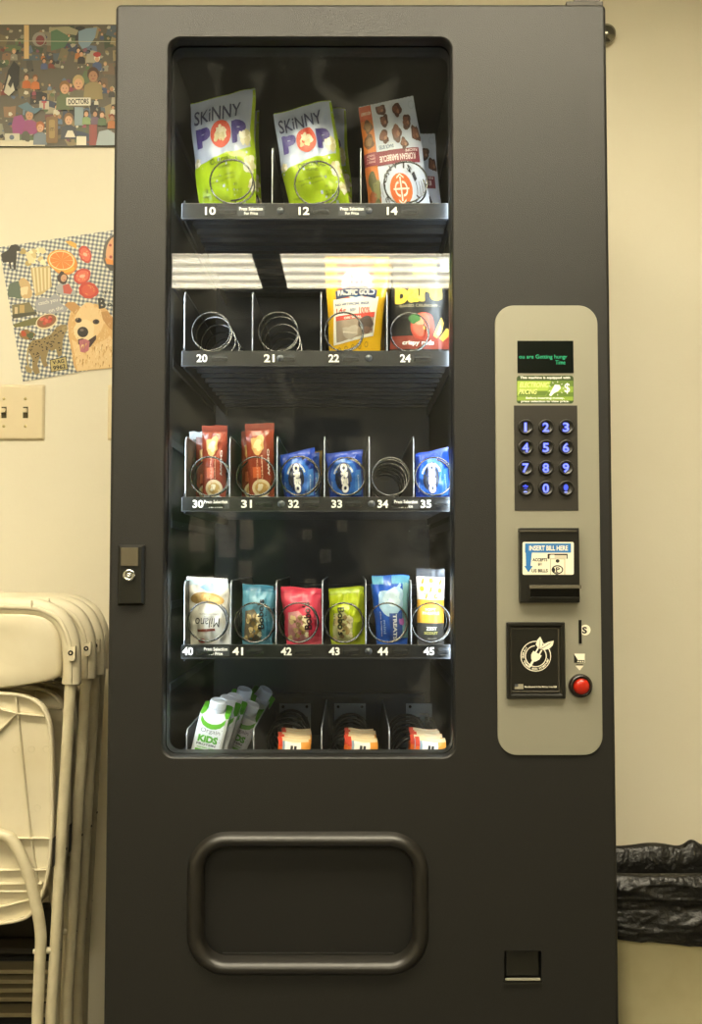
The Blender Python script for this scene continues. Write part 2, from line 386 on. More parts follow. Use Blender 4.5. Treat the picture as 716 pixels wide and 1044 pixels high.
# trays
RY0 = .076      # front of the price rails
def helix(cx, cz, r, turns, pitch, y0, wire, material, dirn=1, phase=-90, n=28):
    pts = []
    for k in range(int(turns*n)+1):
        t = k/n; a = math.radians(phase)+dirn*2*PI*t
        y = y0 + pitch*(t-.85 if t > 1 else t*.15)
        pts.append(Vector((cx+r*math.cos(a), y, cz+r*math.sin(a))))
    # hooked tip
    mb = MB(); mb.tube(pts, wire, material, 6)
    return mb
num_m = mat('number_white', '#f4f4f0', .4, emit='#f4f4f0', es=0.0)
def tray(pt, pb, xl, labels, divs, divtop, coils, stickers=(), buttons=(), slots=True, lit=None):
    """pt, pb: rail top and bottom pixel rows; coils: (px, py, r_px, turns, pitch, colour)"""
    zt, zb = W(0, pt, RY0).z, W(0, pb, RY0).z
    x0, x1 = W(xl, pt, RY0).x, IX1-.004
    t = MB(); fz = zt-.006
    t.box((x0, RY0+.006, fz-.0015), (x1, .60, fz), tray_m)
    for k in range(10): t.box((x0+.006, .13+k*.045, fz-.010), (x1-.006, .137+k*.045, fz-.0015), tray_m)
    t.box((x0, RY0+.006, fz-.02), (x0+.002, .60, fz+.012), tray_m); t.box((x1-.002, RY0+.006, fz-.02), (x1, .60, fz+.012), tray_m)
    tb = t.build('tray', VM)
    r = MB(); r.box((x0-.003, RY0, zb), (x1+.002, RY0+.006, zt), rail_m, .0012)
    r.box((x0-.003, RY0-.002, zb-.001), (x1+.002, RY0+.004, zb+.0012), tray_m)
    for bx in buttons:
        q = W(bx, (pt+pb)/2, RY0); r.lathe((q.x, RY0+.001, q.z), (0, -1, 0), [(.0055, 0), (.0055, .002), (.004, .0035), (0, .004)], mat('rail_stud', '#55585c', .3, .6), 12)
    r.build('price_rail', tb)
    my = (pt+pb)/2
    for s_, px in labels:
        a = Art(True); a.rrect(px-7, my-5.4, px+27 if slots else px+8, my+5.4, 1.5, ink('#101113', .3), 1)
        a.text(s_, px, my, 11, 8.2, num_m, 3, 0, .035)
        if slots:
            a.rrect(px+9, my-3.6, px+26, my+3.2, 1.2, mat('slot_metal', '#4a4c50', .25, .7), 2)
            a.rrect(px+9, my-.6, px+26, my+3.2, 1.2, ink('#1b1c1e', .2), 3)
        mb = MB(); a.emit(mb, flat(RY0-.0008)); mb.build('number_label', tb, label='white number %s on the rail' % s_)
    for px in stickers:
        a = Art(True); a.rect(px-14, my-5, px+14, my+5, ink('#3a3d42', .35), 1)
        a.text('Press Selection', px, my-2.2, 24, 3.6, white_t, 2, 0, .03); a.text('For Price', px, my+2.4, 14, 3.2, white_t, 2, 0, .03)
        mb = MB(); a.emit(mb, flat(RY0-.0008)); mb.build('price_sticker', tb)
    for px in divs:
        q = W(px, divtop, RY0+.012); y0 = RY0+.008; rad = .012
        prof = [(y0, fz+.0005), (y0, q.z-rad)]+[(y0+rad-rad*math.cos(math.radians(k*15)), q.z-rad+rad*math.sin(math.radians(k*15))) for k in range(1, 7)]+[(.40, q.z), (.55, fz+.03), (.58, fz+.0005)]
        m = MB(); m.loft([[Vector((q.x+s*.0005, a_, b_)) for a_, b_ in prof] for s in (-1, 1)], tray_m, True, True, True, False)
        m.tube([Vector((q.x, a_, b_)) for a_, b_ in prof[:9]], .0011, div_m, 6); m.build('divider', tb)
    for (px, py, rp, turns, pitch, cm, dr) in coils:
        y0 = .088; q = W(px, py, y0); sc = (y0+D)/F
        helix(q.x, max(q.z, fz+.0025+rp*sc), rp*sc, turns, pitch, y0, .0014 if cm is not wire_b else .002, cm, dr).build('coil', tb)
    # motor cover along the back
    b = MB(); b.box((x0+.01, .575, fz+.001), (x1-.01, .60, fz+.085), tray_m, .003)
    for k in range(7):
        xx = x0+.03+k*(x1-x0-.06)/6; b.box((xx-.012, .572, fz+.070), (xx+.012, .577, fz+.078), paint_in)
    b.build('motor_cover', tb)
    return tb, fz
T10, F10 = tray(207, 223, 187, (('10', 214.5), ('12', 310), ('14', 400)), (278, 368), 150,
     [(235.5, 183, 22.5, 6, .075, wire_m, 1), (323, 185, 23, 6, .075, wire_m, 1), (414, 185, 22.5, 6, .075, wire_m, 1)], (256, 359), (286, 376))
T20, F20 = tray(357.5, 373, 187, (('20', 206), ('21', 274.5), ('22', 340.5), ('24', 413.5)), (189, 258, 327.5, 394.5), 297,
     [(215, 337.5, 20, 8, .052, wire_m, 1), (283.5, 337.5, 20.5, 8, .052, wire_m, 1), (350.5, 337.5, 20, 7, .052, wire_m, 1), (418, 338, 20, 7, .052, wire_m, 1)], (), (286, 376))
T30, F30 = tray(506.5, 521, 187, (('30', 202), ('31', 251.5), ('32', 299.5), ('33', 343.5), ('34', 390.5), ('35', 434.5)), (190, 235, 283, 331, 376.5, 421.5), 445,
     [(213.5, 485.5, 20, 8, .05, wire_m, 1), (260.5, 485.5, 20, 8, .05, wire_m, 1), (305.5, 485, 20, 8, .05, wire_m, 1), (353, 485.5, 19.5, 8, .05, wire_m, 1), (398.5, 485.5, 19.5, 7, .058, wire_m, 1), (443, 485.5, 19.5, 8, .05, wire_m, 1)],
     (220, 414), (287, 379))
T40, F40 = tray(657, 671, 187, (('40', 191.5), ('41', 242.5), ('42', 292), ('43', 341), ('44', 390.5), ('45', 437.5)), (189, 236, 282, 329, 373, 419), 592,
     [(211, 634, 20, 8, .05, wire_m, 1), (259, 635, 20, 8, .05, wire_m, 1), (304, 635, 20, 8, .05, wire_m, 1), (350.5, 635, 20, 8, .05, wire_m, 1), (395.5, 635, 20, 8, .05, wire_m, 1), (440, 635, 20, 8, .05, wire_m, 1)],
     (220,), (376,), True)
T50, F50 = tray(806, 820, 187, (), (191, 259, 328, 397), 743, [])
# lower tray: black coils and the grey motor plates behind them
for px, py, dep in ((292, 745, .30), (358, 742, .17), (423, 742, .16)):
    q = W(px, py, dep); rp = .033
    helix(q.x, F50+.037, rp, 7 if dep < .2 else 5, .042, dep, .0028, wire_b, 1).build('coil', T50)
plate_m = mat('motor_plate', '#9aa0a4', .4, .4)
for px in (301, 357, 430):
    a = W(px-16, 717, .572); b = W(px+16, 758, .572)
    m = MB(); m.box((a.x, .566, b.z), (b.x, .571, a.z), plate_m, .001)
    for sx in (.006, -.006):
        xx = a.x+.008 if sx > 0 else b.x-.008; m.lathe((xx, .566, a.z-.006), (0, -1, 0), [(.003, 0), (.003, .002), (0, .003)], dark_m, 10)
    cx = (a.x+b.x)/2
    m.box((cx-.024, .560, a.z-.060), (cx-.004, .566, a.z-.026), plastic_blk, .001); m.box((cx+.006, .560, a.z-.060), (cx+.026, .566, a.z-.026), plastic_blk, .001)
    m.tube([(cx-.006, .560, a.z-.020), (cx+.012, .558, a.z-.020), (cx+.014, .558, a.z-.034), (cx-.004, .558, a.z-.036)], .0016, white_t, 6)
    m.build('motor_plate', T50, label='grey motor mounting plate')

# delivery opening: rolled frame and hinged flap
fr = MB(); ox0, ox1, oz1, oz0 = fx0-.001, fx1+.001, fz1+.001, fz0-.001
wd = .0235; loops = []
for k in range(13):
    t = k/12; o = wd*t; yy = -.012*math.sin(PI*t)**.8 if 0 < t < 1 else 0
    if k == 0: yy = .012
    loops.append(rry(ox0+.0045-o, oz0+.0045-o, ox1-.0045+o, oz1-.0045+o, .034+o, yy, 12))
fr.loft(loops, mat('frame_plastic', '#1d1b17', .36, bump=(700, .15, .0004)))
fr.build('delivery_frame', VM, label='rounded black frame of the delivery opening')
fl = MB(); fl.loft([rry(fx0+.002, fz0+.002, fx1-.002, fz1-.002, .034, y, 12) for y in (.016, .0145, .020)], plastic_blk, True, False, True, False)
fl.add([Vector(p) for p in rry(fx0+.002, fz0+.002, fx1-.002, fz1-.002, .034, .0145, 12)], [list(range(52))], mat('flap_plastic', '#0e0d0b', .5, bump=(500, .3, .0006)))
fl.box((fx0+.03, .012, fz0+.003), (fx1-.03, .0145, fz0+.007), paint, .0008)
fl.build('delivery_flap', VM)
# coin return cup
cr = MB()
cr.box((kx0+.001, .016, kz0+.001), (kx1-.001, .020, kz1-.001), plastic_blk)
cr.box((kx0+.004, .004, kz0+.010), (kx1-.004, .010, kz1-.002), plastic_blk, .001)
cr.box((kx0-.001, -.003, kz0-.002), (kx1+.001, .006, kz0+.0025), plastic_blk, .001); cr.box((kx0+.002, -.001, kz0+.0045), (kx1-.002, .004, kz0+.007), silver, .0008)
cr.build('coin_return_cup', VM)
# door lock
a = W(121, 555.5, 0); b = W(147.5, 617, 0)
lk = MB(); lk.loft([rry(a.x+o, b.z+o, b.x-o, a.z-o, .001, y, 2) for o, y in ((0, 0), (0, -.003), (.0035, -.009))], plastic_blk, True, False, True, False)
lb = lk.build('door_lock', VM)
q1 = W(124.5, 558.5, 0); q2 = W(142.5, 577, 0)
m = MB(); m.box((q1.x+.001, -.012, q2.z), (q2.x, -.009, q1.z), mat('lock_flap', '#57503f', .4, .2, bump=(900, .4, .0004)), .001); m.build('lock_cover', lb)
q = W(131.8, 586.5, -.01)
m = MB(); m.lathe((q.x, -.0092, q.z), (0, -1, 0), [(.009, 0), (.009, .003), (.0078, .0045), (.0052, .0045), (.0050, .002), (.0035, .002), (.0033, .0048), (.0012, .0048), (0, .003)], chrome, 24); m.build('lock_cylinder', lb, label='round chrome lock cylinder')

# ---- silver control panel
px0, px1 = W(506, 540, 0).x, W(611.5, 540, 0).x; pz1, pz0 = W(0, 312, 0).z, W(0, 769.5, 0).z
P = MB(); PY = -.0035
P.loft([rry(px0+o, pz0+o, px1-o, pz1-o, .028-o, y, 10) for o, y in ((0, 0), (0, -.0028), (.0007, PY))], silver, True, False, True, False)
CP = P.build('control_panel', VM, label='silver control panel with rounded corners')
m = MB(); a = W(527.5, 347.5, PY); b = W(585, 380.5, PY); m.box((a.x, PY-.0008, b.z), (b.x, PY, a.z), mat('screen_black', '#0d120f', .12), .0003)
A = Art(True); grn = mat('led_text', '#1a6b4a', .4, emit='#35d08a', es=.75)
A.text('ou are Getting hungr', 554, 364.2, 49, 5.2, grn, 1, 0, .0); A.text('Time', 571.5, 369.4, 10, 4.2, grn, 1, 0, .0)
A.emit(m, flat(PY-.0008)); m.build('display_screen', CP, label='dark display with small green text')
# pricing sticker
m = MB(); A = Art(True); sg = [ink('#5f7a2c', .35), ink('#86a23c', .35), ink('#9fb94a', .35), ink('#33461c', .35)]
A.rrect(527, 383, 585, 411.5, 3, ink('#34471d', .35), 1); A.rect(527.4, 388, 584.6, 394, sg[0], 2); A.rect(527.4, 394, 584.6, 400, sg[1], 2); A.rect(527.4, 400, 584.6, 404.5, sg[0], 2)
A.rect(527.4, 404.5, 584.6, 408.5, sg[1], 2)
A.poly([(527.6, 388.5), (562, 388.5), (557, 403.5), (527.6, 403.5)], sg[2], 3)
A.poly([(529, 398.5), (559, 398.5), (556.5, 403.3), (529, 403.3)], sg[0], 4)
A.text('This machine is equipped with', 556, 385.3, 51, 3.2, white_t, 5, 0, .025)
A.text('ELECTRONIC', 545, 392.3, 29, 5, ink('#e6ec9a'), 5, 0, .01, .25); A.text('PRICING', 538.5, 399.3, 18, 5, ink('#e6ec9a'), 5, 0, .01, .25)
A.poly([(560, 403), (563, 397), (566, 392), (571, 392.5), (572, 396), (569, 399), (565, 401), (562, 404)], white_t, 5)
for k in range(9):
    t = math.radians(40*k); A.poly([(567.5+6.5*math.cos(t-.06), 396+6*math.sin(t-.06)), (567.5+8.6*math.cos(t), 396+8*math.sin(t)), (567.5+6.5*math.cos(t+.06), 396+6*math.sin(t+.06))], white_t, 5)
A.text('$', 578.5, 396, 5.5, 11, white_t, 5, 0, .01)
A.text('Before inserting money,', 556, 406, 39, 2.6, white_t, 5, 0, .025); A.text('press selection to view price.', 556, 409.4, 49, 2.7, white_t, 5, 0, .025)
A.emit(m, flat(PY, .00012)); m.build('pricing_sticker', CP, label='green electronic pricing sticker')
# keypad
a = W(524, 413.5, PY); b = W(589.8, 520.5, PY); KY = PY-.001
m = MB(); m.box((a.x, KY, b.z), (b.x, 0, a.z), mat('keypad_plate', '#2b2822', .4, bump=(900, .2, .0004)), .0004)
KP = m.build('keypad', VM, label='black keypad with glowing blue digits')
blue = mat('digit_glow', '#2030a0', .4, emit='#4a5cff', es=1.1)
bluew = mat('digit_core', '#5060c0', .4, emit='#aab4ff', es=.8)
keys = ['1', '2', '3', '4', '5', '6', '7', '8', '9', '*', '0', '!']
for i, kx in enumerate(keys):
    cx = (536, 556.7, 577.2)[i % 3]; cy = (435.5, 456.3, 477, 497.8)[i//3]
    q = W(cx, cy, KY); m = MB(); R = .0112
    m.lathe((q.x, KY+.0005, q.z), (0, -1, 0), [(R, 0), (R, .0035), (R*.93, .0052), (R*.80, .0052), (R*.74, .0042), (R*.4, .0036), (0, .0034)], plastic_blk, 28)
    y = KY-.0046
    A = Art(True)
    if kx == '*': A.text('*', cx, cy-1, 5.5, 5.5, blue, 1, 0, .05); A.ell(cx, cy+3.6, 2.2, .8, bluew, 1)
    elif kx == '!': A.ell(cx, cy-.8, 2.3, 3.2, blue, 1); A.ell(cx, cy+3.9, 1.8, .8, bluew, 1)
    else: A.text(kx, cx, cy, 2.9 if kx == '1' else 6.8, 9.6, blue, 1, 0, .06); A.text(kx, cx, cy, 2.3 if kx == '1' else 6.0, 9.0, bluew, 2, 0, .0)
    A.emit(m, flat(y, .0001)); m.build('keypad_button', KP)
# bill acceptor
a = W(528, 538.5, 0); b = W(589, 614, 0)
m = MB(); m.box((a.x, -.016, b.z), (b.x, 0, a.z), plastic_blk, .0018)
q1 = W(528.5, 541, -.016); q2 = W(587.5, 541, -.016)
m.box((q1.x, -.0185, q1.z-.002), (q2.x, -.0155, q1.z+.0005), mat('lip_plastic', '#4a463c', .25), .0006)
m.box((W(534, 0, -.016).x, -.024, W(0, 600, -.016).z), (W(585, 0, -.016).x, -.0155, W(0, 596.5, -.016).z), mat('lip_plastic2', '#5a5548', .25), .001)
m.box((W(535.5, 0, -.016).x, -.0172, W(0, 608.5, -.016).z), (W(584, 0, -.016).x, -.0155, W(0, 600, -.016).z), mat('mouth_black', '#050505', .2), .0004)
m.box((W(535.5, 0, -.016).x, -.020, W(0, 610, -.016).z), (W(584, 0, -.016).x, -.0155, W(0, 608.8, -.016).z), plastic_blk, .0005)
for cx in (551, 568): m.add([W(cx-1.6, 588.5, -.0163), W(cx, 590.6, -.0163), W(cx+2, 587.2, -.0163), W(cx, 589.6, -.0163)], [[0, 1, 2, 3]], mat('lip_plastic2', '#5a5548'))
BA = m.build('bill_acceptor', VM, label='black bill acceptor with blue and white label')
m = MB(); A = Art(True); bl = ink('#2f72b4', .35); wt = ink('#efe9cf', .35); bk = ink('#1c1a16', .4)
A.rrect(533, 552.6, 585.2, 586, 1.6, wt, 1); A.rect(535.5, 554, 582.5, 563.5, bl, 2); A.poly([(536, 554), (543.5, 554), (541, 578), (536.5, 578)], bl, 3)
A.poly([(534.8, 577), (543.5, 577), (539, 583.6)], bl, 3)
A.text('INSERT BILL HERE', 559.5, 558.8, 39.5, 5.2, wt, 4, 0, .03); A.text('ACCEPTS', 550.7, 570.7, 15, 3.3, bk, 4, 0, .03); A.text('$1', 550.5, 575.3, 3.6, 3, bk, 4, 0, .03)
A.text('US BILLS', 550.5, 581.8, 16.5, 3.4, bk, 4, 0, .03)
A.rrect(558.5, 564.6, 579, 569.8, .6, bk, 4); A.rect(560.4, 566, 578, 570, ink('#c9c3ac'), 5); A.rect(561.5, 565.6, 565.5, 569, wt, 6); A.rect(561, 569.6, 576.5, 585.8, ink('#bab49d'), 5); A.rect(562, 570.4, 575.5, 585.8, wt, 6)
A.ell(568.7, 572, 2, 1.8, bk, 7); A.ell(568.5, 580.8, 6, 4.6, bk, 7); A.ell(568.5, 580.8, 4.8, 3.4, wt, 8); A.text('P', 569, 580.6, 4, 4.5, bk, 9, 0, .04); A.blob(564.5, 581, 1.6, 2.6, bk, 9, 3); A.rect(566.5, 583, 569.5, 586, ink('#6b675b'), 9)
A.emit(m, flat(-.0162, .00012)); m.build('instruction_label', BA, label='blue and white insert bill label')
# coin mechanism door with the plug emblem
a = W(515.5, 634, 0); b = W(575.5, 711.5, 0)
m = MB(); m.loft([rry(a.x+o, b.z+o, b.x-o, a.z-o, .0015, y, 2) for o, y in ((0, 0), (0, -.009), (.0015, -.011), (.0045, -.011), (.0072, -.0075))], plastic_blk, True, False, True, False)
a2 = W(520.5, 640.5, -.0075); b2 = W(570.5, 705.5, -.0075)
m.loft([rry(a2.x+o, b2.z+o, b2.x-o, a2.z-o, .0015, y, 2) for o, y in ((0, -.0075), (0, -.0085), (.001, -.0085), (.0014, -.0078))], mat('lip_plastic', '#4a463c'), True, False, False, False)
CM = m.build('coin_door', VM, label='black square cover with a white plug emblem')
m = MB(); A = Art(True); wt = ink('#e9e4cf', .4); cx, cy = 546.5, 669
A.ring(cx, cy, 14.8, 15.6, wt, 1); A.ring(cx, cy, 10.2, 11.2, wt, 1, 95, 400)
A.arct('Being Energy', cx, cy, 13, 240, 140, 2.1, 2.0, wt, 2, True); A.arct('Eco Friendly', cx, cy, 13, 258, 345, 2.1, 2.0, wt, 2, True)
c_, s_ = math.cos(math.radians(30)), math.sin(math.radians(30))
def rp(x, y): return (cx+x*c_-y*s_, cy+x*s_+y*c_)
A.poly([rp(-5, -3.5), rp(5, -3.5), rp(5, 1), rp(2.5, 5), rp(1.2, 5.6), rp(1.2, 12), rp(-1.2, 12), rp(-1.2, 5.6), rp(-2.5, 5), rp(-5, 1)], wt, 3)
for x in (-2.8, 1.4): A.poly([rp(x, -3.5), rp(x+1.5, -3.5), rp(x+1.5, -8.5), rp(x, -8.5)], wt, 3)
A.poly([(549, 661), (546.5, 657), (548, 652.5), (551, 649), (553.5, 654), (553.2, 658.5), (550.5, 661.5)], wt, 4)
A.poly([(551, 661.5), (554.5, 657), (559, 654.5), (565, 653), (563.8, 658), (560, 661.5), (555, 662.8)], wt, 4)
A.poly([(549.6, 661), (550.2, 661), (551, 652), (550.8, 652)], ink('#22211c'), 5); A.poly([(552, 661.3), (552.3, 661.8), (562, 655.6), (561.7, 655.3)], ink('#22211c'), 5)
A.rect(524.8, 697.5, 533.8, 702.8, ink('#b9b39c'), 1)
for k in range(4): A.rect(524.8, 698+k*1.4, 533.8, 698.6+k*1.4, ink('#6f6b5e'), 2)
A.rect(524.8, 697.5, 528.5, 700.2, ink('#4c4f55'), 3)
A.text('Manufactured in Des Moines, Iowa USA', 551.5, 700.3, 33, 2.2, wt, 1, 0, .02)
A.emit(m, flat(-.0079, .00012)); m.build('plug_emblem', CM, label='white plug and leaf emblem')
# coin slot, icon, return button
m = MB(); a = W(590, 632, PY); b = W(593.2, 656, PY); m.box((a.x, PY-.0015, b.z), (b.x, PY, a.z), mat('slot_black', '#0a0a08', .3), .0003)
A = Art(True); A.ell(597, 642.3, 6.2, 6.2, ink('#8d8873'), 1); A.ell(597, 642.3, 5.5, 5.5, ink('#e9e4cf'), 2); A.text('S', 596.3, 642.5, 5, 7, ink('#15140f'), 3, 0, .05)
A.emit(m, flat(PY, .0001)); m.build('coin_slot', CP, label='vertical coin slot with a round S mark')
m = MB(); A = Art(True); A.rect(585.5, 666.5, 596.5, 675.8, ink('#e9e4cf'), 1); A.poly([(585.5, 666.5), (585.5, 675.8), (591, 675.8)], ink('#15140f'), 2); A.rect(588, 673, 596, 675.6, ink('#15140f'), 2)
for k in range(3): A.ell(589.7+k*2.4, 674.4, .9, .7, ink('#e9e4cf'), 3)
A.rect(587.6, 676.8, 594.6, 678, ink('#55513f'), 1); A.poly([(587, 678.8), (595.4, 678.8), (591.2, 683.6)], ink('#e9e4cf'), 1)
A.emit(m, flat(PY, .0001)); m.build('coin_return_icon', CP)
q = W(591.8, 699, PY); m = MB()
m.lathe((q.x, PY, q.z), (0, -1, 0), [(.0172, 0), (.0172, .004), (.0160, .008), (.0125, .010), (.0115, .007)], mat('bezel_brown', '#1d1510', .25), 32)
m.lathe((q.x, PY, q.z), (0, -1, 0), [(.0118, .005), (.0110, .0105), (.0085, .0135), (.0045, .0148), (0, .0152)], mat('red_button', '#9c1e0c', .2, emit='#d02a10', es=.12), 32)
m.build('coin_return_button', CP, label='round red coin return button')

# ------------------------------------------------------------------ the wall behind the camera, mirrored in the glass
def RW(px, py): q = W(px, py, -RY); return Vector((q.x, RY, q.z))
def board(name, x0, y0, x1, y1, col, frame, label, papers=()):
    a = RW(x0, y0); b = RW(x1, y1); m = MB(); m.box((a.x, RY+.001, b.z), (b.x, RY+.012, a.z), mat('felt_'+col, col, .8))
    o = m.build(name, None, origin=((a.x+b.x)/2, RY, b.z), label=label, cat='notice board')
    f = MB(); w_ = .03
    for p, q in (((a.x-w_, b.z-w_), (b.x+w_, b.z)), ((a.x-w_, a.z), (b.x+w_, a.z+w_)), ((a.x-w_, b.z), (a.x, a.z)), ((b.x, b.z), (b.x+w_, a.z))): f.box((p[0], RY+.001, p[1]), (q[0], RY+.02, q[1]), frame)
    f.build('frame', o)
    for (p0, p1, p2, p3) in papers:
        p = RW(p0, p1); q = RW(p2, p3); s = MB(); s.box((p.x, RY+.0125, q.z), (q.x, RY+.0135, p.z), ink('#cfcbbb', .6))
        for k in range(5):
            zz = p.z-(p.z-q.z)*(k+1)/6; s.box((p.x+.02, RY+.0135, zz-.006), (q.x-.02, RY+.0138, zz), ink('#8d8a7e', .6))
        s.build('pinned_paper', o)
dkf = mat('board_frame', '#3a382e', .5)
board('notice_board', 165, 440, 290, 700, '#2f5a1c', dkf, 'green notice board with pinned papers, mirrored in the glass below the middle shelf', ((192, 530, 208, 562), (222, 522, 240, 568), (244, 527, 258, 560), (243, 572, 256, 596), (196, 586, 232, 620)))
board('photo_board', 300, 430, 362, 640, '#3c3b35', dkf, 'dark board with small photos, mirrored in the middle of the glass', ((308, 540, 318, 550), (326, 560, 338, 574), (344, 530, 354, 542), (310, 590, 322, 602)))
m = MB(); a = RW(372, 442); b = RW(455, 1000); m.box((a.x, RY+.001, 0), (b.x, RY+.04, a.z), mat('rear_door', '#8c8673', .5)); m.build('door_1', kind='structure')
m = MB(); A = Art(True); A.ell(431, 548, 15, 14, ink('#c9c6ba'), 1); A.text('JH', 431, 545, 12, 11, ink('#3b3a36'), 2, 0, .03); A.text('CHRISTIAN', 431, 555, 17, 2.6, ink('#3b3a36'), 2)
def rf(a_, b_, lay): q = RW(a_, b_); q.y = RY+.042+lay*.001; return q
A.emit(m, rf); m.build('round_sign', None, label='round white sign with dark letters mirrored at the right of the glass', cat='sign')
# ------------------------------------------------------------------ folding chairs leaning beside the machine
CH_Y = .30
def CW(px, py, y=CH_Y): return W(px, py, y)
def smooth_path(pts, n=6):
    out = []; P_ = [Vector(p) for p in pts]
    for i in range(len(P_)-1):
        a = P_[max(i-1, 0)]; b = P_[i]; c = P_[i+1]; d_ = P_[min(i+2, len(P_)-1)]
        for k in range(n):
            t = k/n; out.append(.5*((2*b)+(c-a)*t+(2*a-5*b+4*c-d_)*t*t+(3*b-a-3*c+d_)*t**3))
    out.append(P_[-1]); return out
XC = CW(-46, 700).x
def mir(v): return Vector((2*XC-v.x, v.y, v.z))
def folding_chair(label):
    base = Vector((XC, CH_Y, 0))
    e = empty('folding_chair', base, label, 'chair', None)
    # moulded back: rim and panel
    half = smooth_path([CW(73, 697), CW(73.5, 672), CW(71, 650), CW(62, 632), CW(46, 622), CW(28, 619), CW(-10, 618), CW(-46, 617.5)], 7)
    path = half + [mir(p) for p in half[::-1][1:]]
    b = MB(); sc = 1.74e-3
    b.tube(path, 9.5*sc, chair_m, 14, rx=.013)
    # step line along the rim
    st = [p+Vector((0, -.0125, 0)) for p in path]
    b.tube(st, .0045, chair_m, 8, rx=.0022)
    hp = smooth_path([CW(-46, 706, .292), CW(0, 702, .292), CW(40, 696, .292), CW(56, 692, .292), CW(61.5, 686, .292), CW(62, 665, .292), CW(60, 648, .292), CW(52, 634, .292), CW(36, 627, .292), CW(0, 625.5, .292), CW(-46, 625, .292)], 5)
    full = hp + [mir(p) for p in hp[::-1][1:-1]]
    cen = sum(full, Vector())/len(full)
    loops = []
    for s_, dy in ((1, .020), (1, .002), (.985, -.003), (.95, -.005), (.6, -.002), (.2, .001)):
        loops.append([Vector((cen.x+(p.x-cen.x)*s_, p.y+dy, cen.z+(p.z-cen.z)*s_)) for p in full])
    b.loft(loops, chair_m, True, True, True)
    for s_ in (0, 1):
        f = mir if s_ else (lambda v: v)
        pa = CW(32, 612, CH_Y-.013); b.box(f(pa), f(pa+Vector((.0022, -.004, -.014))), chair_m)
        b.tube([f(CW(60, 665)), f(CW(72, 665))], .003, chrome, 8)
    bk = b.build('backrest', e)
    for s_ in (0, 1):
        f = mir if s_ else (lambda v: v)
        c = MB(); q = f(CW(73.5, 666, CH_Y-.0135))
        c.box((q.x-.0055, q.y-.006, q.z-.013), (q.x+.0055, q.y, q.z+.011), chair_m, .0012)
        sgn = -1 if s_ else 1
        c.box((q.x+sgn*.0055, q.y-.0075, q.z-.010), (q.x+sgn*.0075, q.y, q.z+.013), chair_m)
        c.lathe((q.x-.001, q.y-.006, q.z+.001), (0, -1, 0), [(.0045, 0), (.0045, .001), (.0025, .001), (.002, 0)], dark_m, 12)
        c.build('bracket', bk)
    # long legs
    for s_ in (0, 1):
        f = mir if s_ else (lambda v: v)
        pts = smooth_path([CW(72.5, 690), CW(68, 770), CW(63, 850), CW(57.5, 950), CW(52.5, 1030)], 6)
        pts = [f(p) for p in pts]; last = pts[-1]; pts.append(Vector((last.x-(-.002 if s_ else .002), last.y, .012)))
        l = MB(); l.tube(pts, .0103, chair_t, 12); l.tube([pts[-1]+Vector((0, 0, .02)), pts[-1]-Vector((0, 0, .012))], .0125, plastic_blk, 12)
        lg = l.build('leg', e)
        for py in (865, 968):
            r = MB()
            t = (py-690)/340; px = 72.5-20*t
            q = f(CW(px+5, py)); sg = -1 if s_ else 1
            r.lathe((q.x-sg*.002, q.y, q.z), (sg, 0, 0), [(.0042, 0), (.0042, .002), (.002, .004), (0, .0042)], dark_m, 10)
            r.build('rivet', lg)
    # inner U frame
    h = smooth_path([CW(38.5, 1030, CH_Y-.012), CW(40.5, 985, CH_Y-.012), CW(41.5, 952, CH_Y-.012), CW(36, 918, CH_Y-.012), CW(28, 888, CH_Y-.012), CW(16, 862, CH_Y-.012), CW(2, 851, CH_Y-.012), CW(-46, 847, CH_Y-.012)], 7)
    h = [Vector((h[0].x, h[0].y, .012))]+h
    l = MB(); full = h+[mir(p) for p in h[::-1][1:]]; l.tube(full, .0100, chair_t, 12)
    for p in (full[0], full[-1]): l.tube([p+Vector((0, 0, .02)), p-Vector((0, 0, .012))], .0122, plastic_blk, 12)
    for s_ in (0, 1):
        f = mir if s_ else (lambda v: v)
        l.tube([f(CW(44.5, 969, CH_Y-.010)), f(CW(52, 969, CH_Y-.004))], .0055, chair_m, 10)
        l.tube([f(CW(34, 970, CH_Y-.012)), f(CW(36, 970, CH_Y-.012))], .004, chair_m, 10)
    l.build('inner_frame', e)
    # seat, underside showing
    sy = CH_Y+.004
    hp = smooth_path([CW(-46, 704, sy), CW(10, 706, sy), CW(34, 711, sy), CW(48, 724, sy), CW(54, 748, sy), CW(55.5, 790, sy), CW(55, 850, sy), CW(50, 895, sy), CW(38, 925, sy), CW(18, 938, sy), CW(-46, 944, sy)], 5)
    full = hp + [mir(p) for p in hp[::-1][1:-1]]
    cen = sum(full, Vector())/len(full)
    sh = lambda k, dy: [Vector((cen.x+(p.x-cen.x)*k, p.y+dy, cen.z+(p.z-cen.z)*k)) for p in full]
    s = MB(); s.loft([sh(.985, .012), sh(1, .006), sh(1, -.009), sh(.985, -.009), sh(.982, -.002)], chair_m, True, True, True)
    s.tube([p+Vector((0, -.010, 0)) for p in sh(.992, 0)], .0032, chair_m, 8, closed=True)
    st = s.build('seat', e)
    rb = MB()
    def rib(pts, both=True):
        ps = smooth_path([CW(a, b_, sy-.004) for a, b_ in pts], 4)
        rb.tube(ps, .0016, chair_m, 6, rx=.008)
        if both: rb.tube([mir(p) for p in ps], .0016, chair_m, 6, rx=.008)
    rib([(17, 710), (20, 740), (26, 800), (33, 860), (41, 912)]); rib([(0, 722), (18, 727), (46, 730)]); rib([(-46, 722), (0, 722)])
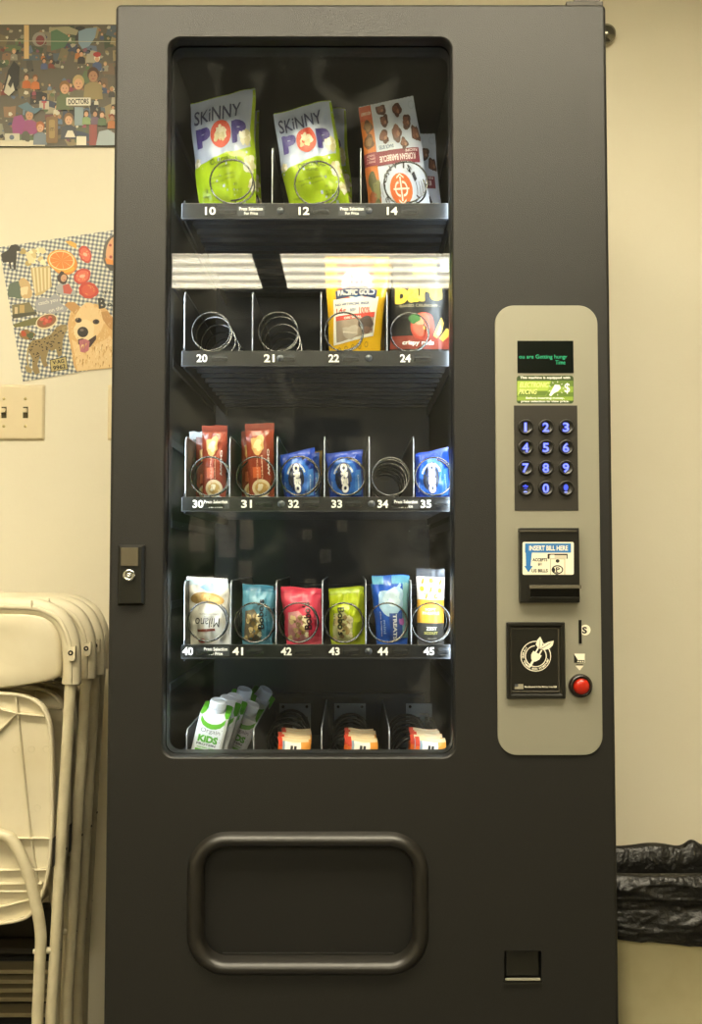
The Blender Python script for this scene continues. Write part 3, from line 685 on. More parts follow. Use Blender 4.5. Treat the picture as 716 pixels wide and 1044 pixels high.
    rib([(18, 727), (-8, 752), (-46, 775)]); rib([(15, 854), (53, 854)]); rib([(-46, 887), (48, 886)]); rib([(-46, 901), (44, 900)]); rib([(-46, 908), (42, 908)]); rib([(-46, 934), (-20, 929), (34, 916)])
    rib([(37, 887), (39, 912)])
    for a, b_ in ((16, 764), (32, 764), (47, 764), (22, 824), (38, 824), (26, 860)):
        q = CW(a, b_, sy-.0019); rb.lathe((q.x, q.y, q.z), (0, -1, 0), [(.006, 0), (.006, .0008), (.0052, .0008), (.0052, 0)], chair_m, 14)
    rb.build('rib', st)
    for s_ in (0, 1):
        f = mir if s_ else (lambda v: v); hg = MB()
        a = f(CW(54, 855, CH_Y-.018)); b_ = f(CW(57.5, 880, CH_Y+.006)); hg.box(a, b_, dark_m, .0008)
        hg.build('hinge_plate', st)
    return e
ch = folding_chair('frontmost cream folding chair, its ribbed seat underside fully in view')
chl = ['second cream folding chair from the front, leaning behind the frontmost one', 'third cream folding chair from the front, its bracket half hidden',
       'fourth cream folding chair from the front, only its rim showing', 'rearmost cream folding chair, against the wall beside the machine']
offs = [(.004, .085, 0), (.005, .146, 0), (-.012, .200, 0), (-.010, .245, 0)]
chairs = [ch]
for lb, (dx, dy, dz) in zip(chl, offs):
    c = dup(ch); c.location = ch.location+Vector((dx, dy, dz)); c['label'] = lb; chairs.append(c)
for i, c in enumerate(chairs):
    c['group'] = 'cream folding chairs leaning in a stack'
    c.rotation_euler = (0, 0, math.radians((0, .3, 0, -.3, 0)[i]))
ch.rotation_euler = (0, 0, 0)
# radiator with slats low on the wall
m = MB(); x0, x1 = -1.9, W(58, 1000, .62).x
hm = mat('heater_enamel', '#958866', .4)
hz = W(0, 975, .62).z
m.box((x0, .66, .02), (x1, .695, hz+.02), mat('heater_back', '#191712', .7)); m.box((x0, .60, hz+.012), (x1, .695, hz+.024), mat('heater_back2', '#2b261b', .6), .003)
hb = m.build('baseboard_heater', None, label='low baseboard heater with beige slats, behind the folding chairs', cat='heater')
for py in (990, 1000, 1009, 1018, 1034):
    z = W(0, py, .62).z; s = MB(); s.box((x0, .615, z-.0045), (x1, .66, z+.0045), hm, .002); s.build('slat', hb)
# added board, fills the dark band behind the seats
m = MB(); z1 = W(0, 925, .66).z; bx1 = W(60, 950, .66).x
m.box((-1.7, .652, z1-.0), (bx1, .690, hz+.026), mat('filler_brown', '#2c2517', .6), .002)
m.build('filler_board', None, label='dark brown board added to fill the dark band above the heater, behind the folding chairs', cat='board')

# ------------------------------------------------------------------ switches and the knob on the wall
def plate(x0, y0, x1, y1, toggles, label):
    wy = WALL_Y-.0005
    a = W(x0, y0, wy); b = W(x1, y1, wy); m = MB(); pm = mat('switch_ivory', '#dccdaa', .35)
    m.loft([rry(a.x+o, b.z+o, b.x-o, a.z-o, .003, wy+y, 3) for o, y in ((0, 0), (0, -.002), (.004, -.006), (.007, -.0065))], pm, True, False, True, False)
    sp = m.build('light_switch', None, origin=((a.x+b.x)/2, wy, b.z), label=label, cat='light switch', group='light switches on the wall')
    for tx in toggles:
        t = MB(); c = W(tx, 420.5, wy-.007)
        t.box((c.x-.0055, c.y, c.z-.0125), (c.x+.0055, c.y+.001, c.z+.0125), mat('toggle_slot', '#4d4424', .5))
        t.box((c.x-.0045, c.y-.009, c.z-.0005), (c.x+.0045, c.y+.0005, c.z+.008), pm, .001); t.build('toggle', sp)
        for py in (406.5, 434.5):
            s = MB(); c = W(tx, py, wy-.0065); s.lathe((c.x, c.y, c.z), (0, -1, 0), [(.0033, 0), (.0033, .0008), (.002, .0014), (0, .0015)], mat('screw_ivory', '#c9b884', .3, .3), 12); s.build('screw', sp)
plate(-17, 392.5, 45.5, 449, (4, 26), 'ivory double light switch plate below the picnic collage')
plate(110.5, 392.5, 150, 449, (130,), 'ivory switch plate half hidden behind the left edge of the machine')
m = MB(); q = W(616.5, 37.5, WALL_Y); m.lathe((q.x, WALL_Y, q.z), (0, -1, 0), [(.016, 0), (.016, .006), (.021, .008), (.0225, .012), (.021, .017), (.012, .022), (0, .023)], mat('knob_steel', '#8a887e', .18, 1.0), 28)
m.build('wall_knob', None, origin=(q.x, WALL_Y, q.z), label='round chrome knob on the wall behind the top right corner of the machine', cat='knob')

# ------------------------------------------------------------------ collages
PYW = WALL_Y-.004
skin = ['#c79a78', '#b98a68', '#d3a988', '#a87a5c']
m = MB(); a = W(-70, 25, PYW); b = W(160, 149.5, PYW); m.box((a.x, PYW, b.z), (b.x, WALL_Y-.0003, a.z), ink('#5d574a', .45))
A = Art(True); R = random.Random(5)
pal = ['#5a6a4a', '#3f4a38', '#6f5a48', '#4a4640', '#7f7868', '#8a6a50', '#3c4558', '#5b6a80', '#8c8878', '#a39a84', '#6b3a34', '#2f2f2e', '#74684f', '#4f5c66', '#91815f', '#596048']
lay = 1
for k in range(150):
    px = R.uniform(-66, 156); py = R.uniform(28, 146); w_ = R.uniform(6, 17); h_ = R.uniform(6, 15); r_ = R.uniform(-.3, .3)
    pts = []
    for sx, sy in ((-1, -1), (0, -1.1), (1, -1), (1, 1), (0, .9), (-1, 1)):
        x = sx*w_/2*R.uniform(.8, 1.2); y = sy*h_/2*R.uniform(.8, 1.2); X = px+x*math.cos(r_)-y*math.sin(r_); Y = py+x*math.sin(r_)+y*math.cos(r_)
        pts.append((min(max(X, -68), 158), min(max(Y, 26), 148.5)))
    A.poly(pts, ink(R.choice(pal), .45), 1+k % 6)
for k in range(420):
    px = R.uniform(-64, 154); py = R.uniform(28, 146); s1 = R.uniform(.8, 2.6); t = R.uniform(0, 3)
    A.poly([(px+s1*R.uniform(.7, 1.3)*math.cos(t+q), py+s1*R.uniform(.5, 1.3)*math.sin(t+q)) for q in (0, 1.3, 2.5, 3.9, 5.1)], ink(R.choice(pal+['#b9b09a', '#1f1e1c', '#a06a50', '#d0c8b4', '#7a4a5a']), .45), 7+k % 8*.3)
def person(px, py, s_, shirt, hair, sk, lay=8):
    """small printed figure: shoulders, head, hair"""
    A.poly([(px-s_*.9, py+s_*2.2), (px-s_*.8, py+s_*.9), (px-s_*.3, py+s_*.6), (px+s_*.3, py+s_*.6), (px+s_*.8, py+s_*.9), (px+s_*.9, py+s_*2.2)], ink(shirt, .45), lay)
    A.ell(px, py-s_*.15, s_*.55, s_*.66, ink(hair, .45), lay+1, 0, 14); A.ell(px, py+.08*s_, s_*.42, s_*.52, ink(sk, .45), lay+2, 0, 14)
    if s_ > 5:
        for q in (-1, 1): A.ell(px+q*s_*.16, py, s_*.06, s_*.045, ink('#3a2a22'), lay+3, 0, 8)
        A.ell(px, py+s_*.32, s_*.13, s_*.04, ink('#8f4a42'), lay+3, 0, 8)
shirts = ['#3d4a6a', '#7a3830', '#506a40', '#8f8a7a', '#b06a34', '#3a3834', '#6a7f96', '#944a5a', '#c9c2ae', '#46603f']
for k in range(60):
    person(R.uniform(-60, 150), R.uniform(34, 134), R.uniform(2.2, 4.2), R.choice(shirts), R.choice(['#3a2a1e', '#6a4e30', '#2a2220', '#a88a58']), R.choice(skin), 8)
A.poly([(50, 28), (70, 27), (80, 31), (78, 36), (64, 34), (50, 33)], ink('#9b9477'), 9); A.poly([(52, 32), (58, 30), (72, 38), (66, 48), (52, 52)], ink('#4f6f52'), 9)
A.poly([(80, 32), (88, 29), (99, 28), (97, 38), (91, 47), (84, 50), (80, 44)], ink('#7d94a6'), 12)
A.rect(24.5, 25.5, 29.5, 60, ink('#cfae7a'), 12)
A.ell(40, 40, 7, 7.5, ink('#8f8a80'), 10, .6); A.ell(41, 41, 4.5, 5, ink('#7a3a3c'), 11)
A.poly([(3, 92), (8, 72), (14, 62), (20, 68), (19, 86), (12, 97)], ink('#24231f'), 11); A.poly([(4, 94), (9, 76), (12, 80), (15, 92), (9, 98)], ink('#cdc7b4'), 12); A.poly([(8, 86), (17, 66), (18, 70), (11, 90)], ink('#24231f'), 13)
person(27, 79, 5, '#b8612c', '#5a3a24', skin[0], 11); person(36, 80, 5, '#c06c34', '#7a4a28', skin[1], 12)
person(83, 55, 4.5, '#2f2a28', '#2a2220', skin[0], 12); person(99, 60, 5.5, '#46557a', '#e0dccb', skin[2], 12); A.ell(99, 55.5, 4, 2.6, ink('#a03432'), 15)
person(45, 62, 4, '#4d5a80', '#4a3a28', skin[1], 11)
person(66, 90, 10, '#5f6a4a', '#8a6238', '#cf9f7c', 14); person(80, 85, 11, '#6a6450', '#b39a68', '#cd9c78', 16); person(95, 77, 11, '#8f7f56', '#4a3020', '#a87a5a', 18)
A.rrect(67.5, 99.5, 92.5, 107.5, .5, ink('#d9d4c2'), 22); A.text('DOCTORS', 80, 103.5, 21, 5.4, ink('#23211c'), 24, 2, .03)
A.rect(76, 107.5, 85, 128, ink('#8799a0'), 12)
person(88, 116, 5, '#8aa070', '#4a3a28', skin[0], 20); person(97, 116, 5, '#6a5568', '#3a2a1e', skin[1], 20); person(104, 117, 5, '#556a48', '#5a3a24', skin[2], 20)
person(30, 117, 9, '#8d3f72', '#55606a', '#b98c6c', 16); A.poly([(18, 108), (28, 104), (34, 110), (44, 110), (36, 116), (24, 112)], ink('#5a7686'), 20)
A.poly([(12, 128), (14, 119), (22, 117), (26, 124), (22, 137), (13, 136)], ink('#8f3d78'), 17)
person(41, 130, 8, '#6f7a84', '#a05a30', '#c99878', 16); person(70, 122, 9, '#3d4148', '#7a5a38', '#cba07e', 16)
A.rrect(47, 119, 59, 146, 2, ink('#7a5c34'), 20); A.rrect(50, 122, 56, 141, 2, ink('#9d8248'), 21); A.text('im', 53, 131, 4.5, 5, ink('#3a2a14'), 22)
A.poly([(66, 140), (69, 133), (74, 133), (77, 140)], ink('#d6cfba'), 20); A.rect(70.5, 140, 72.5, 145, ink('#5a5244'), 20)
A.rect(0, 143, 46, 149, ink('#cfc7ae'), 11); A.rrect(5, 136, 20, 144, .6, ink('#c3bda8'), 20); A.ell(12, 140, 2.5, 2.5, ink('#5f6a7a'), 21); A.blob(26, 139, 5, 5, ink('#4a4a38'), 21, 4)
A.rect(78, 139, 88, 148, ink('#ddd6bf'), 20); A.rect(91, 126, 99, 148, ink('#8c3a34'), 19); A.poly([(98, 146), (101, 134), (110, 132), (117, 136), (117, 148), (98, 148)], ink('#98a4a8'), 21)
person(114, 120, 5, '#b5713e', '#7a3a24', skin[3], 20)
A.text('T', 45, 107, 5, 8, ink('#b04a54'), 22, 0, .05); A.rect(40, 103, 50, 111.5, ink('#b9b2a0'), 18)
A.poly([(-66, 41), (118, 42.2), (118, 42.8), (-66, 41.6)], ink('#b5b09a'), 25)
A.emit(m, flat(PYW-.0002, .00004), seq=True); m.build('photo_collage', None, origin=((a.x+b.x)/2, WALL_Y, b.z), label='rectangular collage of cut-out people photos at the top left', cat='collage')

# gingham collage
def gingham():
    m = bpy.data.materials.new('gingham_print'); m.use_nodes = True; nt = m.node_tree; N = nt.nodes; L = nt.links
    p = N['Principled BSDF']; p.inputs['Roughness'].default_value = .5
    tc = N.new('ShaderNodeTexCoord'); mp = N.new('ShaderNodeMapping'); mp.inputs['Rotation'].default_value = (0, math.radians(-8.5), 0)
    mp.inputs['Scale'].default_value = (1/.0092,)*3; sp = N.new('ShaderNodeSeparateXYZ')
    L.new(tc.outputs['Object'], mp.inputs[0]); L.new(mp.outputs[0], sp.inputs[0]); st = []
    for ax in 'XZ':
        f = N.new('ShaderNodeMath'); f.operation = 'FRACT'; g_ = N.new('ShaderNodeMath'); g_.operation = 'GREATER_THAN'; g_.inputs[1].default_value = .5
        L.new(sp.outputs[ax], f.inputs[0]); L.new(f.outputs[0], g_.inputs[0]); st.append(g_)
    ad = N.new('ShaderNodeMath'); ad.operation = 'ADD'; L.new(st[0].outputs[0], ad.inputs[0]); L.new(st[1].outputs[0], ad.inputs[1])
    dv = N.new('ShaderNodeMath'); dv.operation = 'MULTIPLY'; dv.inputs[1].default_value = .5; L.new(ad.outputs[0], dv.inputs[0])
    r = N.new('ShaderNodeValToRGB'); r.color_ramp.interpolation = 'CONSTANT'
    r.color_ramp.elements[0].color = lin('#e9e4d2'); r.color_ramp.elements[1].position = .75; r.color_ramp.elements[1].color = lin('#5f6672')
    el = r.color_ramp.elements.new(.25); el.color = lin('#a3a59f')
    L.new(dv.outputs[0], r.inputs[0]); L.new(r.outputs[0], p.inputs['Base Color']); return m
quad = [(-1, 252), (160, 228), (184, 362), (23.5, 389)]
org = W(60, 388, WALL_Y)
m = MB(); m.loft([[W(x, y, yy) for x, y in quad] for yy in (WALL_Y-.0004, WALL_Y-.002)], gingham(), True, False, True, False)
GC = m.build('gingham_collage', None, origin=(org.x, WALL_Y, org.z), label='tilted blue gingham collage with a golden dog, leopard and fruit', cat='collage')
def cutout(name, fn, label=None):
    global A
    A = Art(True); fn(); m = MB(); A.emit(m, flat(WALL_Y-.0023, .00006)); m.build(name, GC, label=label)
def orange():
    A.ell(66, 269, 13, 11.5, ink('#d9862c'), 1, .2); A.ell(62.5, 265.5, 14.5, 11, ink('#e8a03c'), 2, .15); A.ell(62.8, 265.5, 13.2, 9.8, ink('#f0d9a0'), 3, .15); A.ell(62.8, 265.5, 12, 8.8, ink('#dd7f30'), 4, .15)
    for k in range(9):
        t = 2*PI*k/9; A.poly([(62.8, 265.2), (62.8+11.5*math.cos(t-.03), 265.5+8.4*math.sin(t-.03)), (62.8+11.5*math.cos(t+.03), 265.5+8.4*math.sin(t+.03))], ink('#f0c27c'), 5)
    A.ell(66, 273.5, 10, 4.5, ink('#e9ac3a'), 1, 0)
cutout('orange_slice_cutout', orange)
cutout('lemon_slice_cutout', lambda: (A.poly([(66, 246), (72, 245.5), (78, 248.5), (78, 254), (71, 250)], ink('#e0a94a'), 1)))
for i, (cx, cy, rx, ry, ro) in enumerate(((87, 259.5, 9.5, 6.5, 1.2), (84, 281.5, 9.5, 8, -.6), (90.5, 296, 10.5, 9, .2))):
    def st(): 
        def fr(k): return [(cx+k*(X*math.cos(ro)-Y*math.sin(ro)), cy+k*(X*math.sin(ro)+Y*math.cos(ro))) for X, Y in ((-rx, 0), (-rx*.8, -ry*.6), (-rx*.2, -ry*.95), (rx*.4, -ry*.85), (rx*.85, -ry*.4), (rx, 0), (rx*.85, ry*.4), (rx*.4, ry*.85), (-rx*.2, ry*.95), (-rx*.8, ry*.6))]
        A.poly(fr(1), ink('#c23e2a'), 1)
        if i < 2: A.poly(fr(.78), ink('#d9674c'), 2); A.poly([(cx+(p[0]-cx)*.35, cy+(p[1]-cy)*.22) for p in fr(1)], ink('#e8b294'), 3)
        else: A.poly(fr(.7), ink('#cf5238'), 2)
        for k in range(9): A.ell(cx+R.uniform(-.6, .6)*rx, cy+R.uniform(-.6, .6)*ry, .5, .35, ink('#e8c070'), 4, 0, 6)
    cutout('strawberry_cutout', st)
def dog():
    f1, f2, f3 = ink('#d9ae72'), ink('#e6c690'), ink('#c08e52')
    A.poly([(70, 344), (69, 330), (72, 318), (76, 312), (110, 318), (116.5, 325), (117, 375), (78, 378.6), (75, 372), (73, 358)], f1, 1)
    A.poly([(73, 346), (84, 352), (100, 350), (112, 342), (116.5, 350), (117, 374), (79, 378), (76, 362)], f2, 2)
    A.blob(93, 330, 20, 20, f1, 3, 2, .12); A.blob(91, 326, 15, 17, f2, 4, 3, .12)
    A.poly([(66, 311), (69, 308), (76, 308), (82, 313), (77, 321), (71, 316)], f3, 5); A.poly([(103, 318), (110, 317), (115, 324), (116, 338), (110, 333), (105, 326)], f3, 5)
    A.blob(86, 338, 11, 12, ink('#ecd3a4'), 5, 6, .1)
    for x, y in ((80, 326.5), (98, 328)): A.ell(x, y, 3.4, 2.6, ink('#4a3220'), 6); A.ell(x+.3, y, 1.7, 1.6, ink('#15100c'), 7)
    A.ell(84.5, 338.5, 5.6, 5.4, ink('#2a221d'), 7); A.ell(83.5, 336.5, 2, 1.3, ink('#6a5f58'), 8)
    A.poly([(79.5, 346), (84, 345), (90, 347), (98, 341.5), (98, 346), (92, 354), (85, 354), (80, 351)], ink('#3a1f18'), 7)
    A.poly([(80.5, 347), (87, 345.5), (91.5, 348), (90.5, 357), (87, 360), (82, 358.5)], ink('#b66a72'), 8); A.poly([(85.6, 348), (86.3, 348), (86.2, 357), (85.7, 357)], ink('#93505a'), 9)
    for k in range(260):
        x = R.uniform(72, 115); y = R.uniform(314, 374); l_ = R.uniform(1.5, 3.6); o_ = (x-93)*.05
        if math.hypot(x-89, (y-335)*.9) > 12 or y < 322: A.poly([(x, y), (x+.7, y+.2), (x+o_, y+l_)], ink(R.choice(['#cfa265', '#f0d8a8', '#e9cf9c', '#c6985a', '#dab37a'])), 5.5+k % 5*.1)
    for k in range(46):
        x = R.uniform(76, 114); y = R.uniform(350, 373); A.poly([(x, y), (x+R.uniform(.8, 1.6), y+.3), (x+R.uniform(-1.5, 1.5), y+R.uniform(3, 6))], ink(R.choice(['#cfa265', '#f0d8a8', '#b98a50'])), 9)
    for k in range(24):
        t = R.uniform(0, 2*PI); x = 93+19*math.cos(t); y = 331+18*math.sin(t); A.poly([(x-1, y-1), (x+1, y+1), (x+3.5*math.cos(t), y+3.5*math.sin(t))], f1, 4)
cutout('dog_cutout', dog, 'smiling golden dog with its tongue out')
def leopard():
    t, t2 = ink('#8f7a50'), ink('#a08c60')
    A.poly([(29, 352), (33, 347), (43, 345), (52, 341), (57, 334), (62, 331), (68, 331), (69, 335), (66, 341), (64, 347), (63, 362), (59.5, 364), (57, 356), (53, 358), (50, 356), (47, 367), (49, 373), (45, 374.5), (42, 368), (41, 362), (38, 372), (41, 380), (36, 382), (33, 377), (33, 366), (30, 360)], t, 1)
    A.poly([(30, 355), (28, 364), (30, 374), (33, 377), (32, 381), (27, 379), (25.5, 374), (27.5, 372), (28.5, 375), (27, 366), (28, 354)], t2, 2)
    for k in range(170):
        x = R.uniform(30, 66); y = R.uniform(333, 374)
        if (345 < y < 358 and x < 62) or (y < 345 and 50 < x < 66 and y > 335) or (358 <= y < 372 and 34 < x < 40): A.ell(x, y, .75, .6, ink('#1c160c'), 3, 0, 7)
    A.ell(66, 335.5, 3, 3, t2, 2); A.ell(67, 335, .6, .5, ink('#17120c'), 4, 0, 8)
cutout('leopard_cutout', leopard)
def platef():
    A.poly([(50.5, 367), (67.5, 363), (69.5, 376.5), (52, 379.5)], ink('#2d2a20'), 1); A.poly([(51.3, 367.6), (66.9, 364), (68.7, 376), (52.6, 378.7)], ink('#b9a66c'), 2)
    A.text('V\u00b7AG', 59.5, 368.8, 12, 4, ink('#2d2a20'), 3, 10, .03); A.text('9962', 60.5, 374.3, 13, 4.6, ink('#2d2a20'), 3, 10, .03)
cutout('number_plate_cutout', platef)
def popcorn():
    A.poly([(31, 273), (51, 271), (53, 292), (43, 300), (36, 302), (33, 286)], ink('#c0aa78'), 1)
    for k in range(5): A.poly([(33+k*4, 273), (34.8+k*4, 273), (37+k*3.4, 299-k*1.3), (35.6+k*3.4, 299.6-k*1.3)], ink('#e2d3a8'), 2)
    for k in range(14): A.blob(R.uniform(23, 44), R.uniform(255, 270), 3.2, 2.8, ink(R.choice(['#e3d4a4', '#d2bf88', '#efe4c0', '#b79e62'])), 3+k % 3, k, .3)
cutout('popcorn_cutout', popcorn)
def horse():
    A.poly([(1, 259), (8, 255), (11, 250), (16, 249), (21, 252), (20, 256), (17, 256), (17, 262), (16, 275), (14, 275), (13.5, 267), (11, 268), (12, 274), (10, 274), (9, 267), (3, 268)], ink('#33302a'), 1)
cutout('horse_cutout', horse)
def lady():
    A.poly([(57, 292), (62, 288), (70, 290), (77, 297), (77, 300), (66, 301.5), (58, 298)], ink('#a8a7a6'), 1); A.poly([(64, 291), (70, 289), (74, 296), (72, 300), (65, 299)], ink('#bf5648'), 2)
    A.blob(63.5, 283, 5.5, 6, ink('#3a2a22'), 2, 3); A.ell(65, 283.5, 3.1, 3.9, ink('#c99a78'), 3, .3); A.ell(65.6, 285.6, 1, .4, ink('#a03030'), 4, 0, 8)
cutout('figure_cutout', lady, 'person in a red and grey top')
def misc():
    A.blob(16, 296, 8, 9, ink('#5e6a5c'), 1, 2); A.blob(26, 294, 7, 9, ink('#c7a878'), 2, 5, .3); A.blob(25, 296, 3.5, 5, ink('#e2cfa4'), 3, 8, .3)
cutout('cake_cutout', misc)
def town():
    A.poly([(12, 311), (30, 308), (37, 320), (13, 325)], ink('#7c7350'), 1); A.rect(15, 313, 18, 320, ink('#cbb68c'), 2); A.rect(20, 311, 25, 319, ink('#b79a62'), 2); A.poly([(13, 320.5), (37, 317.5), (38, 320.5), (13, 325)], ink('#4c4a36'), 3)
cutout('village_cutout', town)
def quote():
    A.poly([(35, 309), (41, 303), (50, 304), (56, 299), (61, 303), (61, 309), (70, 314), (66, 318), (52, 320), (38, 317)], ink('#9d9da2'), 1)
    A.text('catch you', 49, 308, 20, 5, ink('#ece8da'), 2, 12); A.text('on the', 57, 315, 15, 4, ink('#ece8da'), 2, 14)
cutout('quote_cutout', quote)
def basket():
    A.poly([(13, 331), (34, 324), (46, 322), (48, 334), (38, 331), (15, 334)], ink('#6e6a40'), 1); A.ell(47.5, 327.8, 11.5, 7.6, ink('#d8cba6'), 2, -.35); A.ell(47.5, 327.3, 10.2, 6.2, ink('#8c5a3a'), 3, -.35)
    for k in range(13):
        t = R.uniform(0, 6.28); q = R.uniform(0, 1); A.ell(47.5+8*q*math.cos(t), 327-2*q*math.cos(t)+4*q*math.sin(t), 2, 1.9, ink(R.choice(['#c04a38', '#a83828', '#d06a50'])), 4, 0, 10)
cutout('tomato_bowl_cutout', basket)
def bird(): A.blob(27, 341, 8, 4.6, ink('#8a6a3e'), 1, 3, .3); A.blob(24, 340, 3, 2.6, ink('#b5502e'), 2, 5); A.blob(31, 342, 4, 3, ink('#4f5a3a'), 2, 6)
cutout('bird_cutout', bird)
def letters(): A.text('B', 104, 309, 7.5, 11, ink('#26231e'), 16, 6, .05); A.text('o.', 112.5, 310.5, 5.5, 4, ink('#26231e'), 1, 6, .03); A.text("it's", 109, 297.5, 9, 3.4, ink('#26231e'), 1, 6, .01)
cutout('lettering_cutout', letters)
def pizza(): A.ell(116, 257, 11, 18, ink('#57524a'), 1, .15); A.ell(117.5, 256.5, 9.4, 16.3, ink('#d8a070'), 2, .15); A.ell(112.5, 250, 1.4, 1.4, ink('#a04030'), 3); A.ell(113, 262, 1.6, 1.6, ink('#a04030'), 3); A.poly([(107, 263), (117, 266), (120, 274), (109, 270)], ink('#d8862c'), 4); A.poly([(108, 269), (122, 271), (122, 277), (112, 276)], ink('#4a4640'), 5)
cutout('pizza_cutout', pizza)

# ------------------------------------------------------------------ waste bin with a black liner
bx0, bx1, by0, by1 = .412, .80, .185, .345; bz = .470
bin_m = mat('bin_plastic', '#e2d8ac', .5, var=(20, '#d0c38e', .4))
e = empty('waste_bin', ((bx0+bx1)/2, (by0+by1)/2, 0), 'cream waste bin to the right of the machine', 'bin')
def rrxy(x0, y0, x1, y1, r, z, n=6): return [Vector((p[0], p[1], z)) for p in rr(x0, y0, x1, y1, r, n)]
m = MB(); tp = .03
m.loft([rrxy(bx0+tp, by0+tp*.6, bx1-tp, by1-tp*.6, .03, 0), rrxy(bx0+.004, by0+.004, bx1-.004, by1-.004, .035, bz-.03), rrxy(bx0, by0, bx1, by1, .035, bz-.028), rrxy(bx0, by0, bx1, by1, .035, bz),
        rrxy(bx0+.006, by0+.006, bx1-.006, by1-.006, .03, bz), rrxy(bx0+.03, by0+.02, bx1-.03, by1-.02, .025, .03)], bin_m, True, True, True)
m.build('bin_body', e)
def liner():
    N_ = 360; rows = []
    base = rr(0, 0, 1, 1, .1, 4)
    per = []
    w_, d_ = bx1-bx0, by1-by0
    lens_ = [0, w_, w_+d_, 2*w_+d_, 2*(w_+d_)]
    def at(s_, off):
        x0, y0, x1, y1 = bx0-off, by0-off, bx1+off, by1+off; pts = rr(x0, y0, x1, y1, .035+max(off, -.02), 10)
        n = len(pts); L_ = [0]
        for i in range(n): L_.append(L_[-1]+math.dist(pts[i], pts[(i+1) % n]))
        t = s_*L_[-1]
        for i in range(n):
            if L_[i+1] >= t-1e-9:
                f = (t-L_[i])/max(L_[i+1]-L_[i], 1e-9); a_, b_ = pts[i], pts[(i+1) % n]; return a_[0]+(b_[0]-a_[0])*f, a_[1]+(b_[1]-a_[1])*f
        return pts[0]
    prof = [(-.014, -.20), (-.012, -.12), (-.011, -.08), (-.010, -.05), (-.010, -.02), (-.008, .004), (0, .010), (.008, .006)]+[(.010+.003*math.sin(k*.33), -.003-.0027*k) for k in range(34)]+[(.007, -.094)]
    loops = []
    for j, (off, dz) in enumerate(prof):
        lp = []
        for i in range(N_):
            s_ = i/N_; x, y = at(s_, off); c_ = Vector(((bx0+bx1)/2, (by0+by1)/2, 0)); nrm = Vector((x, y, 0))-c_
            nn = Vector((0, -1, 0)) if y < by0+.02 else (Vector((0, 1, 0)) if y > by1-.02 else Vector((1 if x > c_.x else -1, 0, 0)))
            q = Vector((x*5, y*5, dz*34)); q2 = Vector((x*16, y*16, dz*60+3)); q3 = Vector((x*60, y*60, dz*60))
            rid = 1-abs(noise.noise(q+Vector((0, 0, x*3))))*2; rid2 = 1-abs(noise.noise(q2))*2
            a_ = .0 if j in (5, 6, 7) else 1
            sl = .35*math.sin(x*9)
            r1 = max(0, 1-abs(noise.noise(Vector((x*7+y*7, 3.3, dz*62+sl*2))))*3.2)**2; r2 = max(0, 1-abs(noise.noise(Vector((x*17+y*17, 8.1, dz*95-x*9))))*3)**2
            disp = (rid*.003+r1*.0075+r2*.004+rid2*.0022+noise.noise(q3)*.0012)*a_
            if j >= 8: p = Vector((x, y, bz+dz))+nn*(disp*.8+.002)
            else: p = Vector((x, y, bz+dz))-nn*max(disp, 0)*.7
            if j <= 6: p.z += .006*noise.noise(Vector((x*22, y*22, 0)))*(1 if y > by1-.06 else .2)
            if j >= 26: p.z += (j-25)/17*(.012*noise.noise(Vector((x*6, y*6, 5)))+(-.012*(x-.45)/.2 if y < by0+.02 else 0))
            if y > by1-.06 and 4 <= j <= 8: p.z += .011*math.exp(-((x-.612)/.013)**2)
            lp.append(p)
        loops.append(lp)
    m = MB(); m.loft(loops, mat('bin_liner', '#0f0e0b', .36, bump=(70, .8, .005)), True)
    return m.build('bin_liner', e, label='crumpled black plastic liner folded over the rim')
liner()
